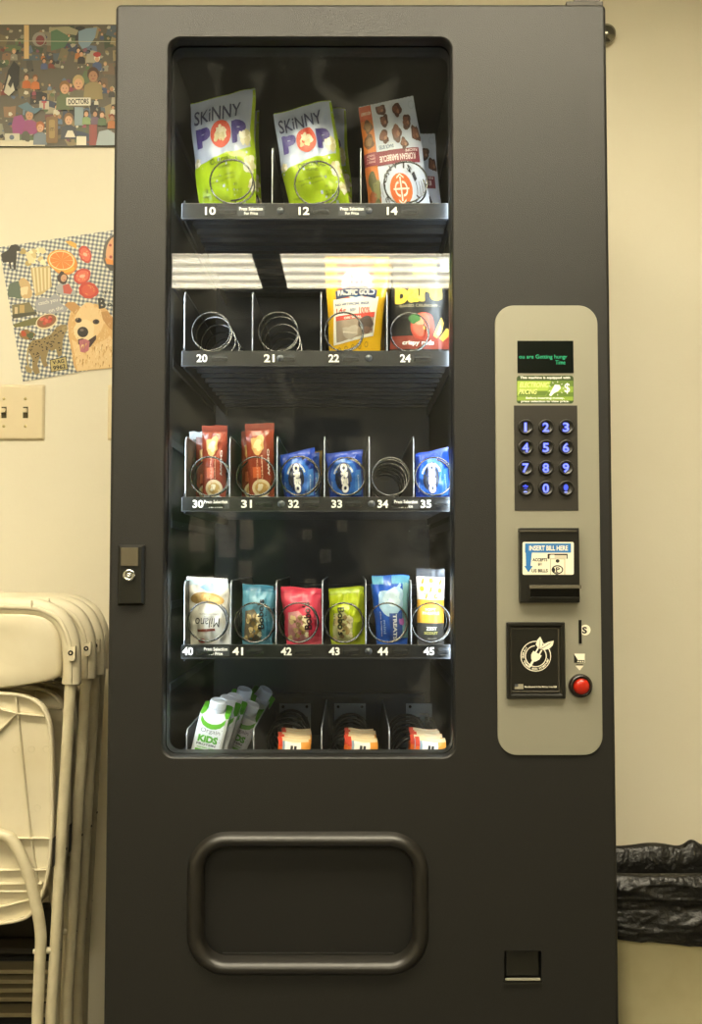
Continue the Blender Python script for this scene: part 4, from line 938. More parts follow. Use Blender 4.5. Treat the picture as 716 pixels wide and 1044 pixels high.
# ------------------------------------------------------------------ products
def pack(name, quad, y, t, art, body, label, cat, group=None, wr=1.0, seed=0, seal=.055, fz=None, back=None, grid=(18, 24), lean=0.0, sealm=None, pw=.55, build=True):
    """pillow pack: quad = photo pixels of bottom-left, bottom-right, top-right, top-left at depth y; t = half thickness"""
    P4 = [W(px, py, y) for px, py in quad]
    if fz is not None:
        mn = min(P4[0].z, P4[1].z)
        dz = (fz+.0015)-mn
        P4 = [p+Vector((0, 0, dz)) if i < 2 else p+Vector((0, 0, 0)) for i, p in enumerate(P4)]
    wid = (P4[1]-P4[0]).length; hei = (P4[3]-P4[0]).length
    def base(u, v):
        a = P4[0].lerp(P4[1], u); b = P4[3].lerp(P4[2], u); p = a.lerp(b, v); p = p.copy()
        n1 = noise.noise(Vector((v*3.1+seed, 2.2, 0)))*.035*wid*wr; n2 = noise.noise(Vector((v*3.1+seed, 7.7, 0)))*.035*wid*wr
        p.x += n1*(1-u)**2+n2*u**2
        p.z += noise.noise(Vector((u*3.3, seed+4.4, 0)))*.018*hei*wr*(v**4)
        p.y += lean*v
        return p
    def bulge(u, v):
        vv = (v-seal)/(1-2*seal)
        if vv <= 0 or vv >= 1: return 0.0
        return t*(max(math.sin(PI*min(max(u, 0), 1)), 0)**pw)*(max(math.sin(PI*vv), 0)**.5)
    def crease(u, v):
        d0 = math.exp(-v*5.5)+math.exp(-(1-v)*5.5)
        c = d0*math.sin(u*26+3*noise.noise(Vector((u*4, v*3, seed))))*.22
        c += (1-abs(noise.noise(Vector((u*2.6+seed*3, v*3.4, seed*1.7))))*2)*.22-.15
        c += noise.noise(Vector((u*7+seed, v*8, 3)))*.20+noise.noise(Vector((u*15+seed, v*17, 9)))*.10
        return c*wr*min(1, 6*min(u, 1-u)+.05)
    def S(u, v, side=-1, off=0.0):
        p = base(u, v); b = bulge(u, v)
        q = b+crease(u, v)*t*(.85 if b > 0 else .10)
        p.y += side*(max(q, .0004)+off); return p
    gx, gy = grid; mb = MB()
    for side, mm in ((-1, body), (1, back or body)):
        vs = [S(i/gx, j/gy, side) for j in range(gy+1) for i in range(gx+1)]
        if side == -1: G = vs
        fs = [f for j in range(gy) for i in range(gx) for q in (j*(gx+1)+i,) for f in ((q, q+1, q+gx+2), (q, q+gx+2, q+gx+1))]
        if side == 1: fs = [f[::-1] for f in fs]
        mb.add(vs, fs, mm, True)
    # serrated crimps, top and bottom
    for v0, sg in ((0, -1), (1, 1)):
        vs = []; n = 30
        for k in range(n+1):
            p = base(k/n, v0); vs += [p+Vector((0, -.0004, 0)), p+Vector((0, -.0004, sg*(.0016 if k % 2 else .0004)))]
        mb.add(vs, [(2*k, 2*k+1, 2*k+3, 2*k+2) for k in range(n)], sealm or body)
    def onto(u, v, lay):
        U = min(max(u, 0), 1)*gx; V = min(max(v, 0), 1)*gy; i = min(int(U+1e-7), gx-1); j = min(int(V+1e-7), gy-1); fu, fv = U-i, V-j; q = j*(gx+1)+i
        A0, B0, C0, D0 = G[q], G[q+1], G[q+gx+2], G[q+gx+1]
        p = A0+(B0-A0)*fu+(C0-B0)*fv if fu >= fv else A0+(C0-D0)*fu+(D0-A0)*fv
        return p+Vector((0, -.0003-lay*.00014, 0))
    if art: art.emit(mb, onto, grid, True)
    if not build: return mb
    bc = (P4[0]+P4[1])/2
    return mb.build(name, None, origin=(bc.x, y, min(P4[0].z, P4[1].z)), label=label, cat=cat, group=group)

# --- popcorn bags
def popcorn_bag(A, dim=False):
    white, lime, navy, red = foil('#b6c2de'), foil('#a0bc22'), ink('#3a3f68'), ink('#d0452a')
    pur = ink('#4a3f8c'); dk = ink('#55661a')
    A.poly([(0, 0), (1, 0), (1, .53), (.75, .50), (.45, .475), (.2, .44), (0, .42)], lime, 1)
    A.poly([(.93, .5), (1, .5), (1, .99), (.96, .99)], lime, 2)
    A.text('SKiNNY', .42, .845, .72, .135, navy, 3, 0, .01)
    A.text('P', .19, .655, .23, .175, pur, 3, 0, .10); A.text('P', .76, .655, .23, .175, pur, 3, 0, .10)
    A.ell(.47, .655, .165, .118, red, 3)
    for k, (x, y) in enumerate(((.43, .66), (.50, .68), (.48, .63), (.53, .645), (.44, .695), (.40, .635))): A.blob(x, y, .048, .036, ink(('#f2ead2', '#e6dcc0', '#d8caa0')[k % 3]), 4+k % 3, k, .3)
    A.text('ORIGINAL', .50, .425, .46, .045, dk, 3, 0, .02)
    A.text('POPPED', .5, .375, .20, .022, dk, 3, 0, .01)
    A.text('seasoned popped', .45, .305, .44, .022, dk, 3, 4); A.text('perfectly salted', .45, .268, .38, .020, dk, 3, 4)
    A.text('3', .17, .20, .04, .03, dk, 3); A.text('INGREDIENTS', .17, .155, .16, .013, dk, 3); A.text('39', .67, .23, .06, .022, dk, 3); A.text('CALORIES', .70, .19, .16, .013, dk, 3); A.text('PER CUP', .70, .165, .14, .013, dk, 3)
    for k in range(15): A.blob(.15+k*.035+.02*math.sin(k*9), .055+.03*math.sin(k*5), .018, .028, ink(('#4a5a18', '#c4d850', '#2f3a12')[k % 3]), 3+k % 2, k, .35)
    for k, (x, y, s_) in enumerate(((.86, .60, .10), (.90, .38, .10), (.95, .22, .07), (.06, .45, .055))):
        for q in range(5): A.blob(x+.5*s_*math.cos(q*1.3+k), y+.4*s_*math.sin(q*1.3+k), s_*.5, s_*.36, ink(('#e4dfc8', '#cdc59a', '#f2efe0')[q % 3]), 4+q % 3, q+k*5, .3)
    A.ring(.70, .075, .022, .028, ink('#e8efb0'), 5)
A = Art(); popcorn_bag(A)
pack('popcorn_bag', [(204, 205), (262, 202), (259, 90), (193, 107)], .128, .020, A, foil('#b6c2de'), 'white and lime popcorn bag in slot 10, leaning left', 'snack bag', 'popcorn bags on the top shelf', 1.2, 1.5, fz=F10, sealm=foil('#a9c820'))
A = Art(); popcorn_bag(A)
pack('popcorn_bag', [(296, 206), (357, 203), (339, 103), (278, 116)], .128, .022, A, foil('#b6c2de'), 'front white and lime popcorn bag in slot 12', 'snack bag', 'popcorn bags on the top shelf', 1.3, 4.2, fz=F10, sealm=foil('#a9c820'))
A = Art(); popcorn_bag(A)
pack('popcorn_bag', [(208, 205), (268, 203), (264, 112), (206, 118)], .205, .018, A, foil('#b6c2de'), 'popcorn bag mostly hidden behind the one in slot 10', 'snack bag', 'popcorn bags on the top shelf', 1.0, 8.2, fz=F10, sealm=foil('#a9c820'))
A = Art(); popcorn_bag(A)
pack('popcorn_bag', [(302, 205), (360, 203), (353, 111), (300, 112)], .205, .018, A, foil('#b6c2de'), 'popcorn bag mostly hidden behind the front one in slot 12', 'snack bag', 'popcorn bags on the top shelf', 1.0, 3.3, fz=F10, sealm=foil('#a9c820'))
# --- jerky-style pouches printed upside down
def bbq(A):
    org, mar, wt = ink('#c87434'), ink('#7d2b3a'), ink('#dfe3ea'); dk = ink('#2f2f38')
    A.rect(0, .0, .215, 1, org, 1); A.rect(0, .86, .215, 1, ink('#c8501c'), 2)
    A.text('KETO SNACK', .11, .925, .17, .03, ink('#ecd9c0'), 3, 180, .02)
    for k, (x, y) in enumerate(((.12, .80), (.11, .66))): A.blob(x, y, .085, .06, ink('#6a4a30'), 3, k+9, .25); A.blob(x, y, .06, .04, ink('#8a6a48'), 4, k+12, .3)
    for k, (x, y) in enumerate(((.10, .30), (.16, .22), (.08, .12), (.15, .06))): A.blob(x, y, .07, .085, ink(('#5a5a34', '#7a7a4a', '#8f4a24')[k % 3]), 3, k+3, .25)
    A.rect(0, .44, .215, .56, mar, 4)
    for k in range(3): A.text(('SWEET', 'SPICY', 'TANGY')[k], .11, .475+k*.028, .15, .018, ink('#e3b8b4'), 5, 180)
    A.rect(.215, .43, .93, .555, mar, 3)
    A.text('KOREAN BARBECUE', .56, .485, .60, .055, ink('#efdcdc'), 5, 180, .02); A.text('RECIPE', .80, .535, .2, .022, ink('#efdcdc'), 5, 180, .02)
    A.rect(.24, .555, .54, .62, ink('#cfd6e2'), 4); A.text('SNACK BITES', .39, .588, .25, .034, ink('#3d5a86'), 5, 180, .02)
    for k, (x, y, rx, ry) in enumerate(((.38, .93, .085, .05), (.66, .90, .085, .062), (.41, .82, .075, .055), (.80, .78, .08, .06), (.37, .68, .085, .06), (.60, .70, .08, .075), (.92, .67, .065, .075), (.70, .60, .07, .05))):
        A.blob(x, y, rx, ry, ink('#54342a'), 4, k+2, .28); A.blob(x-.01, y+.008, rx*.7, ry*.65, ink('#7c4e3c'), 5, k+20, .3); A.blob(x+.02, y-.01, rx*.3, ry*.3, ink('#a87860'), 6, k+33, .3)
    A.ring(.93, .93, .045, .052, ink('#aab4c4'), 4, asp=.72)
    cx, cy = .56, .215
    A.ell(cx, cy, .185, .135, ink('#d8682c'), 3); w_ = ink('#f2e4d6')
    A.ring(cx-.035, cy, .05, .072, w_, 4, 80, 280, asp=.9); A.ring(cx+.035, cy, .05, .072, w_, 4, -100, 100, asp=.9); A.rect(cx-.13, cy-.008, cx+.13, cy+.008, w_, 4); A.rect(cx-.012, cy-.10, cx+.012, cy+.10, w_, 4)
    for s_ in (-1, 1): A.poly([(cx-.06, cy+s_*.085), (cx, cy+s_*.115), (cx+.06, cy+s_*.085), (cx+.06, cy+s_*.10), (cx, cy+s_*.13), (cx-.06, cy+s_*.10)], w_, 5)
    A.arct('ISLAND', cx, cy, .275, 28, 152, .075, .052, dk, 4, True, .03, .74); A.arct('GOLDEN', cx, cy, .275, 208, 332, .075, .052, dk, 4, False, .03, .74)
    for s_ in (-1, 1):
        for q in (.26, .31, .35): A.ring(cx, cy, q, q+.008, ink('#55555f'), 4, (-14 if s_ > 0 else 166), (14 if s_ > 0 else 194), 8, .74)
# GOLDEN reads upside down too
A = Art(); bbq(A)
pack('jerky_pouch', [(377, 206), (440, 203), (422, 98), (366, 110)], .128, .012, A, ink('#c6cee0', .45), 'front white and orange meat snack pouch upside down in slot 14', 'snack pouch', 'meat snack pouches in slot 14', .6, 2.5, fz=F10, seal=.02, pw=.4)
A = Art(); bbq(A)
pack('jerky_pouch', [(392, 207), (453, 206), (443, 137), (385, 138)], .205, .010, A, ink('#c6cee0', .45), 'second meat snack pouch, showing right of the front one in slot 14', 'snack pouch', 'meat snack pouches in slot 14', .6, 5.5, fz=F10, seal=.02, pw=.4)
# --- yellow jerky pouch
A = Art(); ye = foil('#e8b81e')
A.poly([(.20, .42), (.80, .42), (.78, .99), (.17, .99)], ink('#c8442c'), 1)
A.ell(.50, .725, .245, .155, ink('#e8e6dc'), 2); A.ell(.50, .725, .215, .135, ink('#2f66a0'), 3); A.poly([(.29, .73), (.71, .73), (.70, .82), (.60, .85), (.40, .85), (.30, .82)], ink('#7fb0d8'), 4)
for x in (.42, .58): A.rect(x-.012, .68, x+.012, .83, ink('#c8442c'), 6)
A.poly([(.30, .70), (.42, .82), (.50, .73), (.58, .82), (.70, .70), (.70, .69), (.58, .80), (.50, .715), (.42, .80), (.30, .69)], ink('#c8442c'), 6); A.rect(.30, .685, .70, .698, ink('#c8442c'), 6)
A.poly([(.16, .57), (.50, .61), (.84, .58), (.85, .665), (.50, .70), (.15, .655)], ink('#20305c'), 7); A.text('PACIFIC GOLD', .5, .637, .62, .055, ink('#f0ece0'), 9, 1, .04)
A.poly([(.09, .13), (.85, .22), (.89, .60), (.11, .57)], ink('#e9e6da'), 6)
A.poly([(.16, .57), (.50, .61), (.84, .58), (.85, .665), (.50, .70), (.15, .655)], ink('#20305c'), 8)
A.text('NO ARTIFICIAL INGR', .44, .525, .60, .026, ink('#26407c'), 9, 2, .03); A.text('14g', .24, .455, .17, .06, ink('#c03a2c'), 9, 2, .02); A.text('100%', .66, .465, .2, .06, ink('#c03a2c'), 9, 2, .02); A.text('BEEF', .45, .465, .1, .03, ink('#26407c'), 9, 2, .02)
A.poly([(.14, .36), (.84, .40), (.85, .45), (.14, .405)], ink('#c03a2c'), 8); A.text('ORIGINAL', .45, .396, .32, .022, ink('#f0ece0'), 9, 3, .03)
A.poly([(.15, .155), (.83, .25), (.84, .40), (.14, .36)], ink('#9c8c7c'), 8); A.blob(.68, .33, .14, .07, ink('#43322c'), 9, 3, .3); A.blob(.40, .25, .16, .06, ink('#b5aa9c'), 9, 4, .3); A.blob(.72, .28, .09, .035, ink('#6a5044'), 10, 7, .3)
for k in range(5): A.ring(.20+k*.13, .085+k*.013, .026, .034, ink('#6a5410'), 3, asp=.8)
pack('jerky_pouch', [(336, 357), (387, 356.5), (397, 262), (332, 262)], .125, .012, A, ye, 'yellow meat snack pouch with a blue and red emblem in slot 22', 'snack pouch', None, .8, 6.1, fz=F20, seal=.03)
pack('jerky_pouch', [(344, 357), (393, 356), (399, 270), (340, 272)], .18, .010, None, foil('#b8902a'), 'yellow pouch hidden behind the yellow one in slot 22', 'snack pouch', None, .8, 9.1, fz=F20)
# --- black fruit chip pouch
A = Art(); yl = ink('#e6c03c')
A.rect(.36, .80, .74, .99, ink('#8fc23c'), 1); A.rect(.83, .86, .97, .94, ink('#b9c4cc'), 1)
A.text('bare', .46, .655, .80, .21, yl, 3, 3, .065); A.text('- BAKED CRUNCHY -', .46, .515, .74, .028, ink('#a89c7a'), 3, 0, .0)
A.rect(.0, .10, 1, .225, ink('#8c3420'), 1)
A.blob(.52, .32, .20, .135, ink('#a83a22'), 3, 2, .08, 26); A.blob(.50, .33, .16, .11, ink('#c4553a'), 4, 4, .1); A.blob(.47, .36, .07, .04, ink('#dd8a68'), 5, 8, .2); A.blob(.38, .385, .10, .045, ink('#3f6a34'), 6, 3, .25); A.ell(.56, .30, .025, .02, ink('#e0a050'), 6)
A.poly([(.70, .23), (.78, .33), (.84, .40), (.88, .35), (.84, .26), (.76, .20)], ink('#e6b048'), 5); A.poly([(.80, .20), (.92, .30), (.97, .29), (.95, .22), (.86, .17)], ink('#d89a38'), 6); A.poly([(.76, .24), (.82, .33), (.84, .30), (.80, .23)], ink('#f2d890'), 6)
A.text('crispy reds', .46, .155, .52, .055, ink('#f0ece0'), 4, 0, .03); A.text('NET WT 1.4 OZ', .84, .06, .2, .018, ink('#b0a890'), 3)
pack('chip_bag', [(397, 357), (459, 357), (459.5, 263), (401, 263)], .125, .011, A, ink('#16130f', .35), 'black fruit chip bag with red apple print in slot 24', 'snack bag', None, .7, 3.7, fz=F20, seal=.03)
# --- granola bars
def granola(A):
    A.rect(0, .93, 1, 1, foil('#7a3024'), 2); A.blob(.40, .72, .26, .12, ink('#c89a58'), 2, 4, .3); A.blob(.42, .72, .17, .07, ink('#e2c48c'), 3, 6, .35)
    A.text('MILLVILLE', .80, .75, .17, .09, ink('#efe4d4'), 4, 0, .02) if False else None
    A.text('CHEWY', .80, .50, .34, .075, ink('#f0e6da'), 4, -90, .03); A.text('DIPPED', .56, .44, .30, .05, ink('#e0b494'), 4, -90, .02); A.text('PROTEIN', .38, .40, .34, .06, ink('#d89a78'), 4, -90, .02)
    A.rect(.20, .30, .50, .44, ink('#c85a2c'), 3); A.ell(.50, .17, .36, .115, ink('#e2cda4'), 3); A.ell(.50, .17, .25, .075, ink('#c9a05c'), 4); A.blob(.46, .18, .12, .04, ink('#f0e4c8'), 5, 5, .3)
    A.poly([(.02, .0), (.98, .0), (.96, .05), (.70, .075), (.40, .055), (.05, .085)], foil('#c9ccd0'), 5)
for i, (q, y, lb) in enumerate((([(207, 505), (230, 505), (232, 434), (206, 434)], .125, 'brown chewy granola bar upright in slot 30'), ([(255, 505), (280, 505), (279.5, 432), (250, 433)], .125, 'brown chewy granola bar upright at the front of slot 31'),
                            ([(247, 505), (268, 505), (266, 440), (246, 441)], .175, 'granola bar behind the front one in slot 31'), ([(200, 505), (222, 505), (224, 446), (200, 447)], .175, 'granola bar peeping out behind the one in slot 30'))):
    A = Art(); granola(A); pack('granola_bar', q, y, .010, A, foil('#8c3a28'), lb, 'snack bar', 'brown granola bars on the middle shelf', .9, 2.2+i*3, fz=F30, seal=.09)
A = Art(); A.rect(.25, .1, .75, .9, foil('#5c564e'), 1)
pack('wrapper', [(194, 505), (211, 505), (209, 441), (193, 441)], .215, .006, A, foil('#b5b8ba'), 'silver wrapper behind the bars in slot 30', 'wrapper', None, 1.2, 3.3, fz=F30)
# --- blue cookie packs
def cookie(A):
    A.ell(.47, .47, .40, .40, foil('#2f6ac8'), 1); A.ring(.45, .47, .25, .30, ink('#c9d4dc'), 3, 20, 160); A.ell(.44, .46, .235, .27, ink('#1d2436'), 2); A.ring(.44, .46, .17, .19, ink('#3a4258'), 3)
    A.text('OREO', .47, .46, .60, .20, ink('#ffffff'), 5, -88, .10); A.text('OREO', .47, .46, .64, .24, ink('#1a2c78'), 4, -88, .14)
    A.poly([(.72, .10), (.95, .12), (.96, .62), (.80, .60)], foil('#4a86da'), 2); A.text('Original', .86, .35, .32, .05, ink('#c9daf0'), 4, -88, .02); A.text('Cookies', .10, .30, .2, .04, ink('#c9daf0'), 4, -90, .0)
for i, (q, y, lb, sd) in enumerate((([(290, 505), (322, 505), (320, 457), (285, 465)], .125, 'blue cookie pack slanting in slot 32', 1.3), ([(337, 506), (371, 505), (370, 459), (332, 463)], .125, 'blue cookie pack with white lettering in slot 33', 5.1),
                            ([(425, 505), (459, 505), (458, 456), (423, 464)], .125, 'blue cookie pack in slot 35 at the right edge', 7.7))):
    A = Art(); cookie(A); pack('cookie_pack', q, y, .013, A, foil('#1f44b0'), lb, 'cookie pack', 'blue cookie packs on the middle shelf', 1.5, sd, fz=F30, seal=.06)
A = Art(); cookie(A); pack('cookie_pack', [(293, 504), (327, 504), (326, 462), (292, 466)], .175, .012, A, foil('#2c4fa0'), 'blue cookie pack behind the slanting one in slot 32', 'cookie pack', 'blue cookie packs on the middle shelf', 1.4, 2.9, fz=F30)
A = Art(); A.rect(.5, 0, 1, 1, foil('#a8842c'), 1); pack('wrapper', [(298, 504), (326, 504), (329, 460), (300, 462)], .22, .006, A, foil('#8a6f2a'), 'gold wrapper behind the packs in slot 32', 'wrapper', None, 1.2, 6.6, fz=F30)
# --- row 40
A = Art()
A.poly([(0, .88), (.5, .90), (1, .86), (1, 1), (0, 1)], foil('#b8c6cc'), 1)
A.ell(.30, .70, .26, .085, ink('#a08048'), 2, .1); A.ell(.58, .69, .28, .085, ink('#c49a54'), 3, -.1); A.ell(.56, .70, .20, .05, ink('#d8b878'), 4, -.1)
A.poly([(.30, .86), (.50, .94), (.75, .90), (.72, .80), (.45, .80)], foil('#9cc0dc'), 3)
A.text('Milano', .45, .335, .60, .14, ink('#2b241e'), 4, 180, .0, .3); A.text('DARK CHOCOLATE', .50, .46, .45, .028, ink('#6a5a48'), 4, 180); A.text('COOKIES', .50, .42, .22, .022, ink('#6a5a48'), 4, 180)
A.poly([(.18, .19), (.62, .21), (.62, .25), (.18, .23)], ink('#7a3a2c'), 3); A.ell(.28, .06, .09, .035, ink('#b83a30'), 3)
pack('cookie_bag', [(195, 656), (237, 656), (233, 590), (191, 588)], .125, .013, A, foil('#ddd8cc'), 'white cookie bag printed upside down in slot 40', 'cookie bag', None, 1.4, 2.4, fz=F40)
pack('cookie_bag', [(202, 656), (240, 656), (241, 596), (200, 594)], .175, .010, None, foil('#8f9188'), 'cookie bag behind the white one in slot 40', 'cookie bag', None, 1.2, 5.4, fz=F40)
def bobo(A, c1, c2, win, dk, flip=False):
    A.rect(0, .90, 1, 1, foil(c2), 2)
    A.poly([(.08, .06), (.62, .06), (.66, .42), (.40, .60), (.12, .56)], ink(win), 1)
    for k in range(16): A.blob(.14+.45*abs(math.sin(k*7.1)), .10+.38*abs(math.sin(k*3.7)), .07, .045, ink(('#d8c490', '#a8905a', '#efe4c0', '#8a744a')[k % 4]), 2+k % 3, k, .3)
    A.text("Bobo's", (.62 if not flip else .33), .52 if not flip else .42, .50, .20, ink(dk), 6, 92 if not flip else -90, .03)
    A.text('oat bar', (.80 if not flip else .14), .48, .30, .06, ink(dk), 6, 92 if not flip else -90)
    A.rect(.70, .15, .92, .40, foil(c2), 2)
for nm_, q, cols, lb, sd, fl in (('blue', [(247, 656), (278, 656), (279, 598), (247, 595)], ('#5b96b4', '#3a7796', '#6a5f50', '#16222c'), 'blue oat bar pack in slot 41', 1.9, False),
                         ('pink', [(292, 656), (329, 657), (328, 601), (286, 599)], ('#e04a64', '#c83450', '#c0848a', '#3a1420'), 'pink oat bar pack in slot 42', 3.1, False),
                         ('lime', [(337, 656), (373, 656), (372, 598), (335, 601)], ('#aebf24', '#8fa416', '#b8b884', '#2c300c'), 'lime green oat bar pack in slot 43', 4.7, True)):
    A = Art(); bobo(A, *cols, fl); pack('oat_bar', q, .125, .014, A, foil(cols[0]), lb, 'snack bar', 'oat bars on the fourth shelf', 1.3, sd, fz=F40, seal=.07)
for q, c_, lb, sd in (([(254, 655), (282, 655), (282, 603), (254, 602)], '#4a8298', 'blue oat bar pack behind the one in slot 41', 7), ([(295, 655), (326, 655), (326, 607), (294, 608)], '#c03a54', 'pink oat bar pack behind the one in slot 42', 8), ([(340, 655), (370, 655), (371, 605), (340, 606)], '#8fa416', 'lime green oat bar pack behind the one in slot 43', 9)):
    pack('oat_bar', q, .175, .011, None, foil(c_), lb, 'snack bar', 'oat bars on the fourth shelf', 1.2, sd, fz=F40)
A = Art()
A.rect(0, .88, 1, 1, foil('#5a9fc0'), 2); A.rect(.30, .86, .52, 1, foil('#2f66c0'), 3); A.rect(.82, .1, 1, .9, foil('#7fb4c4'), 2)
A.blob(.48, .62, .38, .20, ink('#a8cdec'), 3, 4, .2, 24); A.blob(.52, .68, .26, .12, ink('#d0e6f8'), 4, 6, .2); A.poly([(.60, .80), (.75, .90), (.78, .86), (.68, .76)], ink('#a8cdec'), 3)
A.text("rice krispies", .18, .30, .36, .05, ink('#cfe0f8'), 5, -90, .02); A.rect(.44, .06, .80, .46, ink('#244a9c'), 4); A.text('TREATS', .60, .26, .38, .12, ink('#e8f0fc'), 6, -90, .05); A.text('mini', .28, .26, .20, .08, ink('#8fb8f0'), 6, -90, .02)
A.blob(.80, .34, .07, .05, ink('#b86ac0'), 6, 2, .3)
pack('crispy_treat', [(384, 656), (415, 656), (418, 587), (379, 587)], .125, .012, A, foil('#1f58c4'), 'bright blue crispy treat pack in slot 44', 'snack bar', None, 1.1, 3.9, fz=F40, seal=.07)
pack('crispy_treat', [(386, 656), (418, 656), (414, 594), (378, 596)], .175, .010, None, foil('#3a76b4'), 'blue pack behind the bright blue one in slot 44', 'snack bar', None, 1.1, 6.9, fz=F40)
A = Art()
A.rect(0, .90, 1, 1, foil('#4a4f5a'), 2); A.rect(0, .60, 1, .90, ink('#e9e4e4'), 1); A.rect(0, .29, 1, .60, ink('#e6a83a'), 1); A.rect(0, .0, 1, .29, ink('#3c3a38'), 1)
for k, (x, y) in enumerate(((.22, .84), (.52, .85), (.84, .83), (.18, .74), (.50, .73), (.82, .72), (.34, .645), (.68, .64))):
    if k % 2: A.ell(x, y, .085, .035, ink('#e2b93a'), 3)
    else: A.ell(x, y, .06, .03, ink('#b88a2c'), 3, .6); A.poly([(x-.1, y+.035), (x-.03, y+.01), (x-.05, y+.045)], ink('#4f8a4a'), 4)
A.text('SOFT', .48, .47, .40, .035, ink('#fbeecb'), 3, 0, .03); A.text('PINEAPPLE', .5, .42, .62, .04, ink('#fbeecb'), 3, 0, .04)
A.text('ZEST', .52, .215, .40, .045, ink('#e4e4dc'), 3, 0, .04); A.text('SCOUT', .5, .155, .52, .035, ink('#c8c060'), 3, 0, .02); A.text('ORGANIC', .55, .08, .36, .022, ink('#c8c8c0'), 3)
pack('fruit_bar', [(426, 656), (453, 656), (453, 581), (424.5, 580)], .125, .009, A, foil('#3c3a38'), 'white and orange fruit bar pack in slot 45', 'snack bar', None, .8, 8.9, fz=F40, seal=.06)
pack('fruit_bar', [(428, 656), (452, 656), (452, 588), (427, 588)], .175, .008, None, foil('#3c3a38'), 'bar pack hidden behind the white and orange one in slot 45', 'snack bar', None, .8, 4.4, fz=F40)

# --- drink cartons
cg, cw = ink('#5aa82c', .35), ink('#d2d6de', .4)
def carton(label):
    """upright carton, origin at base centre; body .046 wide, .042 deep"""
    w_, d_, h_ = .023, .020, .108
    m = MB(); loops = []
    zf, zb = .086, .106           # the top slopes up from the front edge to the back edge
    for z, sx, sy in ((0, .97, .97), (.003, 1, 1), (None, 1, 1)):
        a_, b_ = w_*sx, d_*sy; c_ = .16
        q = [(-a_, -b_*(1-c_)), (-a_*(1-c_), -b_), (a_*(1-c_), -b_), (a_, -b_*(1-c_)), (a_, b_*(1-c_)), (a_*(1-c_), b_), (-a_*(1-c_), b_), (-a_, b_*(1-c_))]
        loops.append([Vector((x, y, z if z is not None else zf+(zb-zf)*(y+d_)/(2*d_))) for x, y in q])
    m.loft(loops, cw, True, True, True, False)
    A = Art(); yf = -d_-.0002
    A.poly([(-.0193, .0858), (-.0193, .078), (-.014, .0712), (-.007, .0680), (0, .0668), (.007, .0680), (.014, .0712), (.0193, .078), (.0193, .0858), (.013, .0785), (.007, .0755), (0, .0745), (-.007, .0755), (-.013, .0785)], cg, 1)
    top = lambda a_, b_, lay: Vector((a_, b_, zf+(zb-zf)*(b_+d_)/(2*d_)+.0003))
    T = Art(); T.poly([(-.0193, -.0199), (-.0228, -.0165), (-.0228, .0165), (-.0193, .0199), (.0193, .0199), (.0228, .0165), (.0228, -.0165), (.0193, -.0199), (.0150, -.010), (.0140, .004), (.008, .013), (-.008, .013), (-.0140, .004), (-.0150, -.010)], cg, 0)
    T.emit(m, top)
    for s_ in (-1, 1): m.add([(s_*(w_+.0002), -.0165, .079), (s_*(w_+.0002), -.0165, .0865), (s_*(w_+.0002), .0165, .1025), (s_*(w_+.0002), .0165, .080), (s_*(w_+.0002), 0, .074)], [[0, 1, 2, 3, 4]], cg)
    A.text('Orgain', 0, .063, .031, .0085, ink('#6a6e78'), 2, 0, .0); A.text('KiDS', -.001, .051, .031, .011, ink('#4c9a24'), 2, 0, .07); A.text('PROTEIN', -.002, .0425, .030, .0035, ink('#3a3d48'), 2, 0, .03)
    A.text('nutrition shake', -.001, .038, .028, .003, cg, 2, 0, .02); A.rect(-.017, .031, .017, .035, cg, 2)
    A.poly([(-.010, .012), (-.006, .018), (.006, .018), (.012, .012), (.012, .004), (-.010, .004)], ink('#2a241e'), 2)
    for k in range(14): A.ell(.014+.0045*math.sin(k*5), .02+k*.0037, .0008, .0008, ink('#8a90a8'), 2, 0, 8)
    A.emit(m, lambda a_, b_, lay: Vector((a_, yf-lay*.0001, b_)))
    A = Art()
    for k in range(40): A.ell(-.014+.007*(k % 5), .012+.009*(k//5), .001, .001, ink('#8a90a8'), 1, 0, 8)
    for s_ in (-1, 1): A.emit(m, lambda a_, b_, lay: Vector((s_*(w_+.0002), a_, b_)))
    o = m.build('drink_carton', None, origin=(0, 0, 0), label=label, cat='drink carton')
    c = MB(); ax = Vector((0, -.30, .954)).normalized(); nk = Vector((0, 0, .096)); cm_ = mat('cap_white', '#d5dae4', .35)
    c.lathe(nk, ax, [(.0118, -.003), (.0118, .0035)], cm_, 32); c.lathe(nk, ax, [(.0118, .0035), (.0138, .0035)], cm_, 32, False); c.lathe(nk, ax, [(.0138, .0035), (.0138, .0048)], cm_, 32)
    c.lathe(nk, ax, [(.0129, .0048), (.0129, .0160)], cm_, 32); c.lathe(nk, ax, [(.0129, .0160), (.0120, .0172)], cm_, 32); c.lathe(nk, ax, [(.0120, .0172), (.0108, .0172), (.0104, .0165), (0, .0165)], cm_, 32, False)
    b1 = ax.orthogonal().normalized(); b2 = ax.cross(b1)
    for k in range(26):
        t = 2*PI*k/26; rd = b1*math.cos(t)+b2*math.sin(t); c.tube([nk+rd*.0129+ax*.0055, nk+rd*.0129+ax*.0155], .0006, cm_, 5)
    c.build('cap', o)
    return o
car = carton('front white and green drink carton in the bottom row')
cl = ['second drink carton from the front, close behind the first', 'third drink carton from the front', 'fourth drink carton, tipped right, its white cap lowest at the back', 'drink carton standing tall behind the others, cap upright', 'rearmost drink carton, tipped far right over the others']
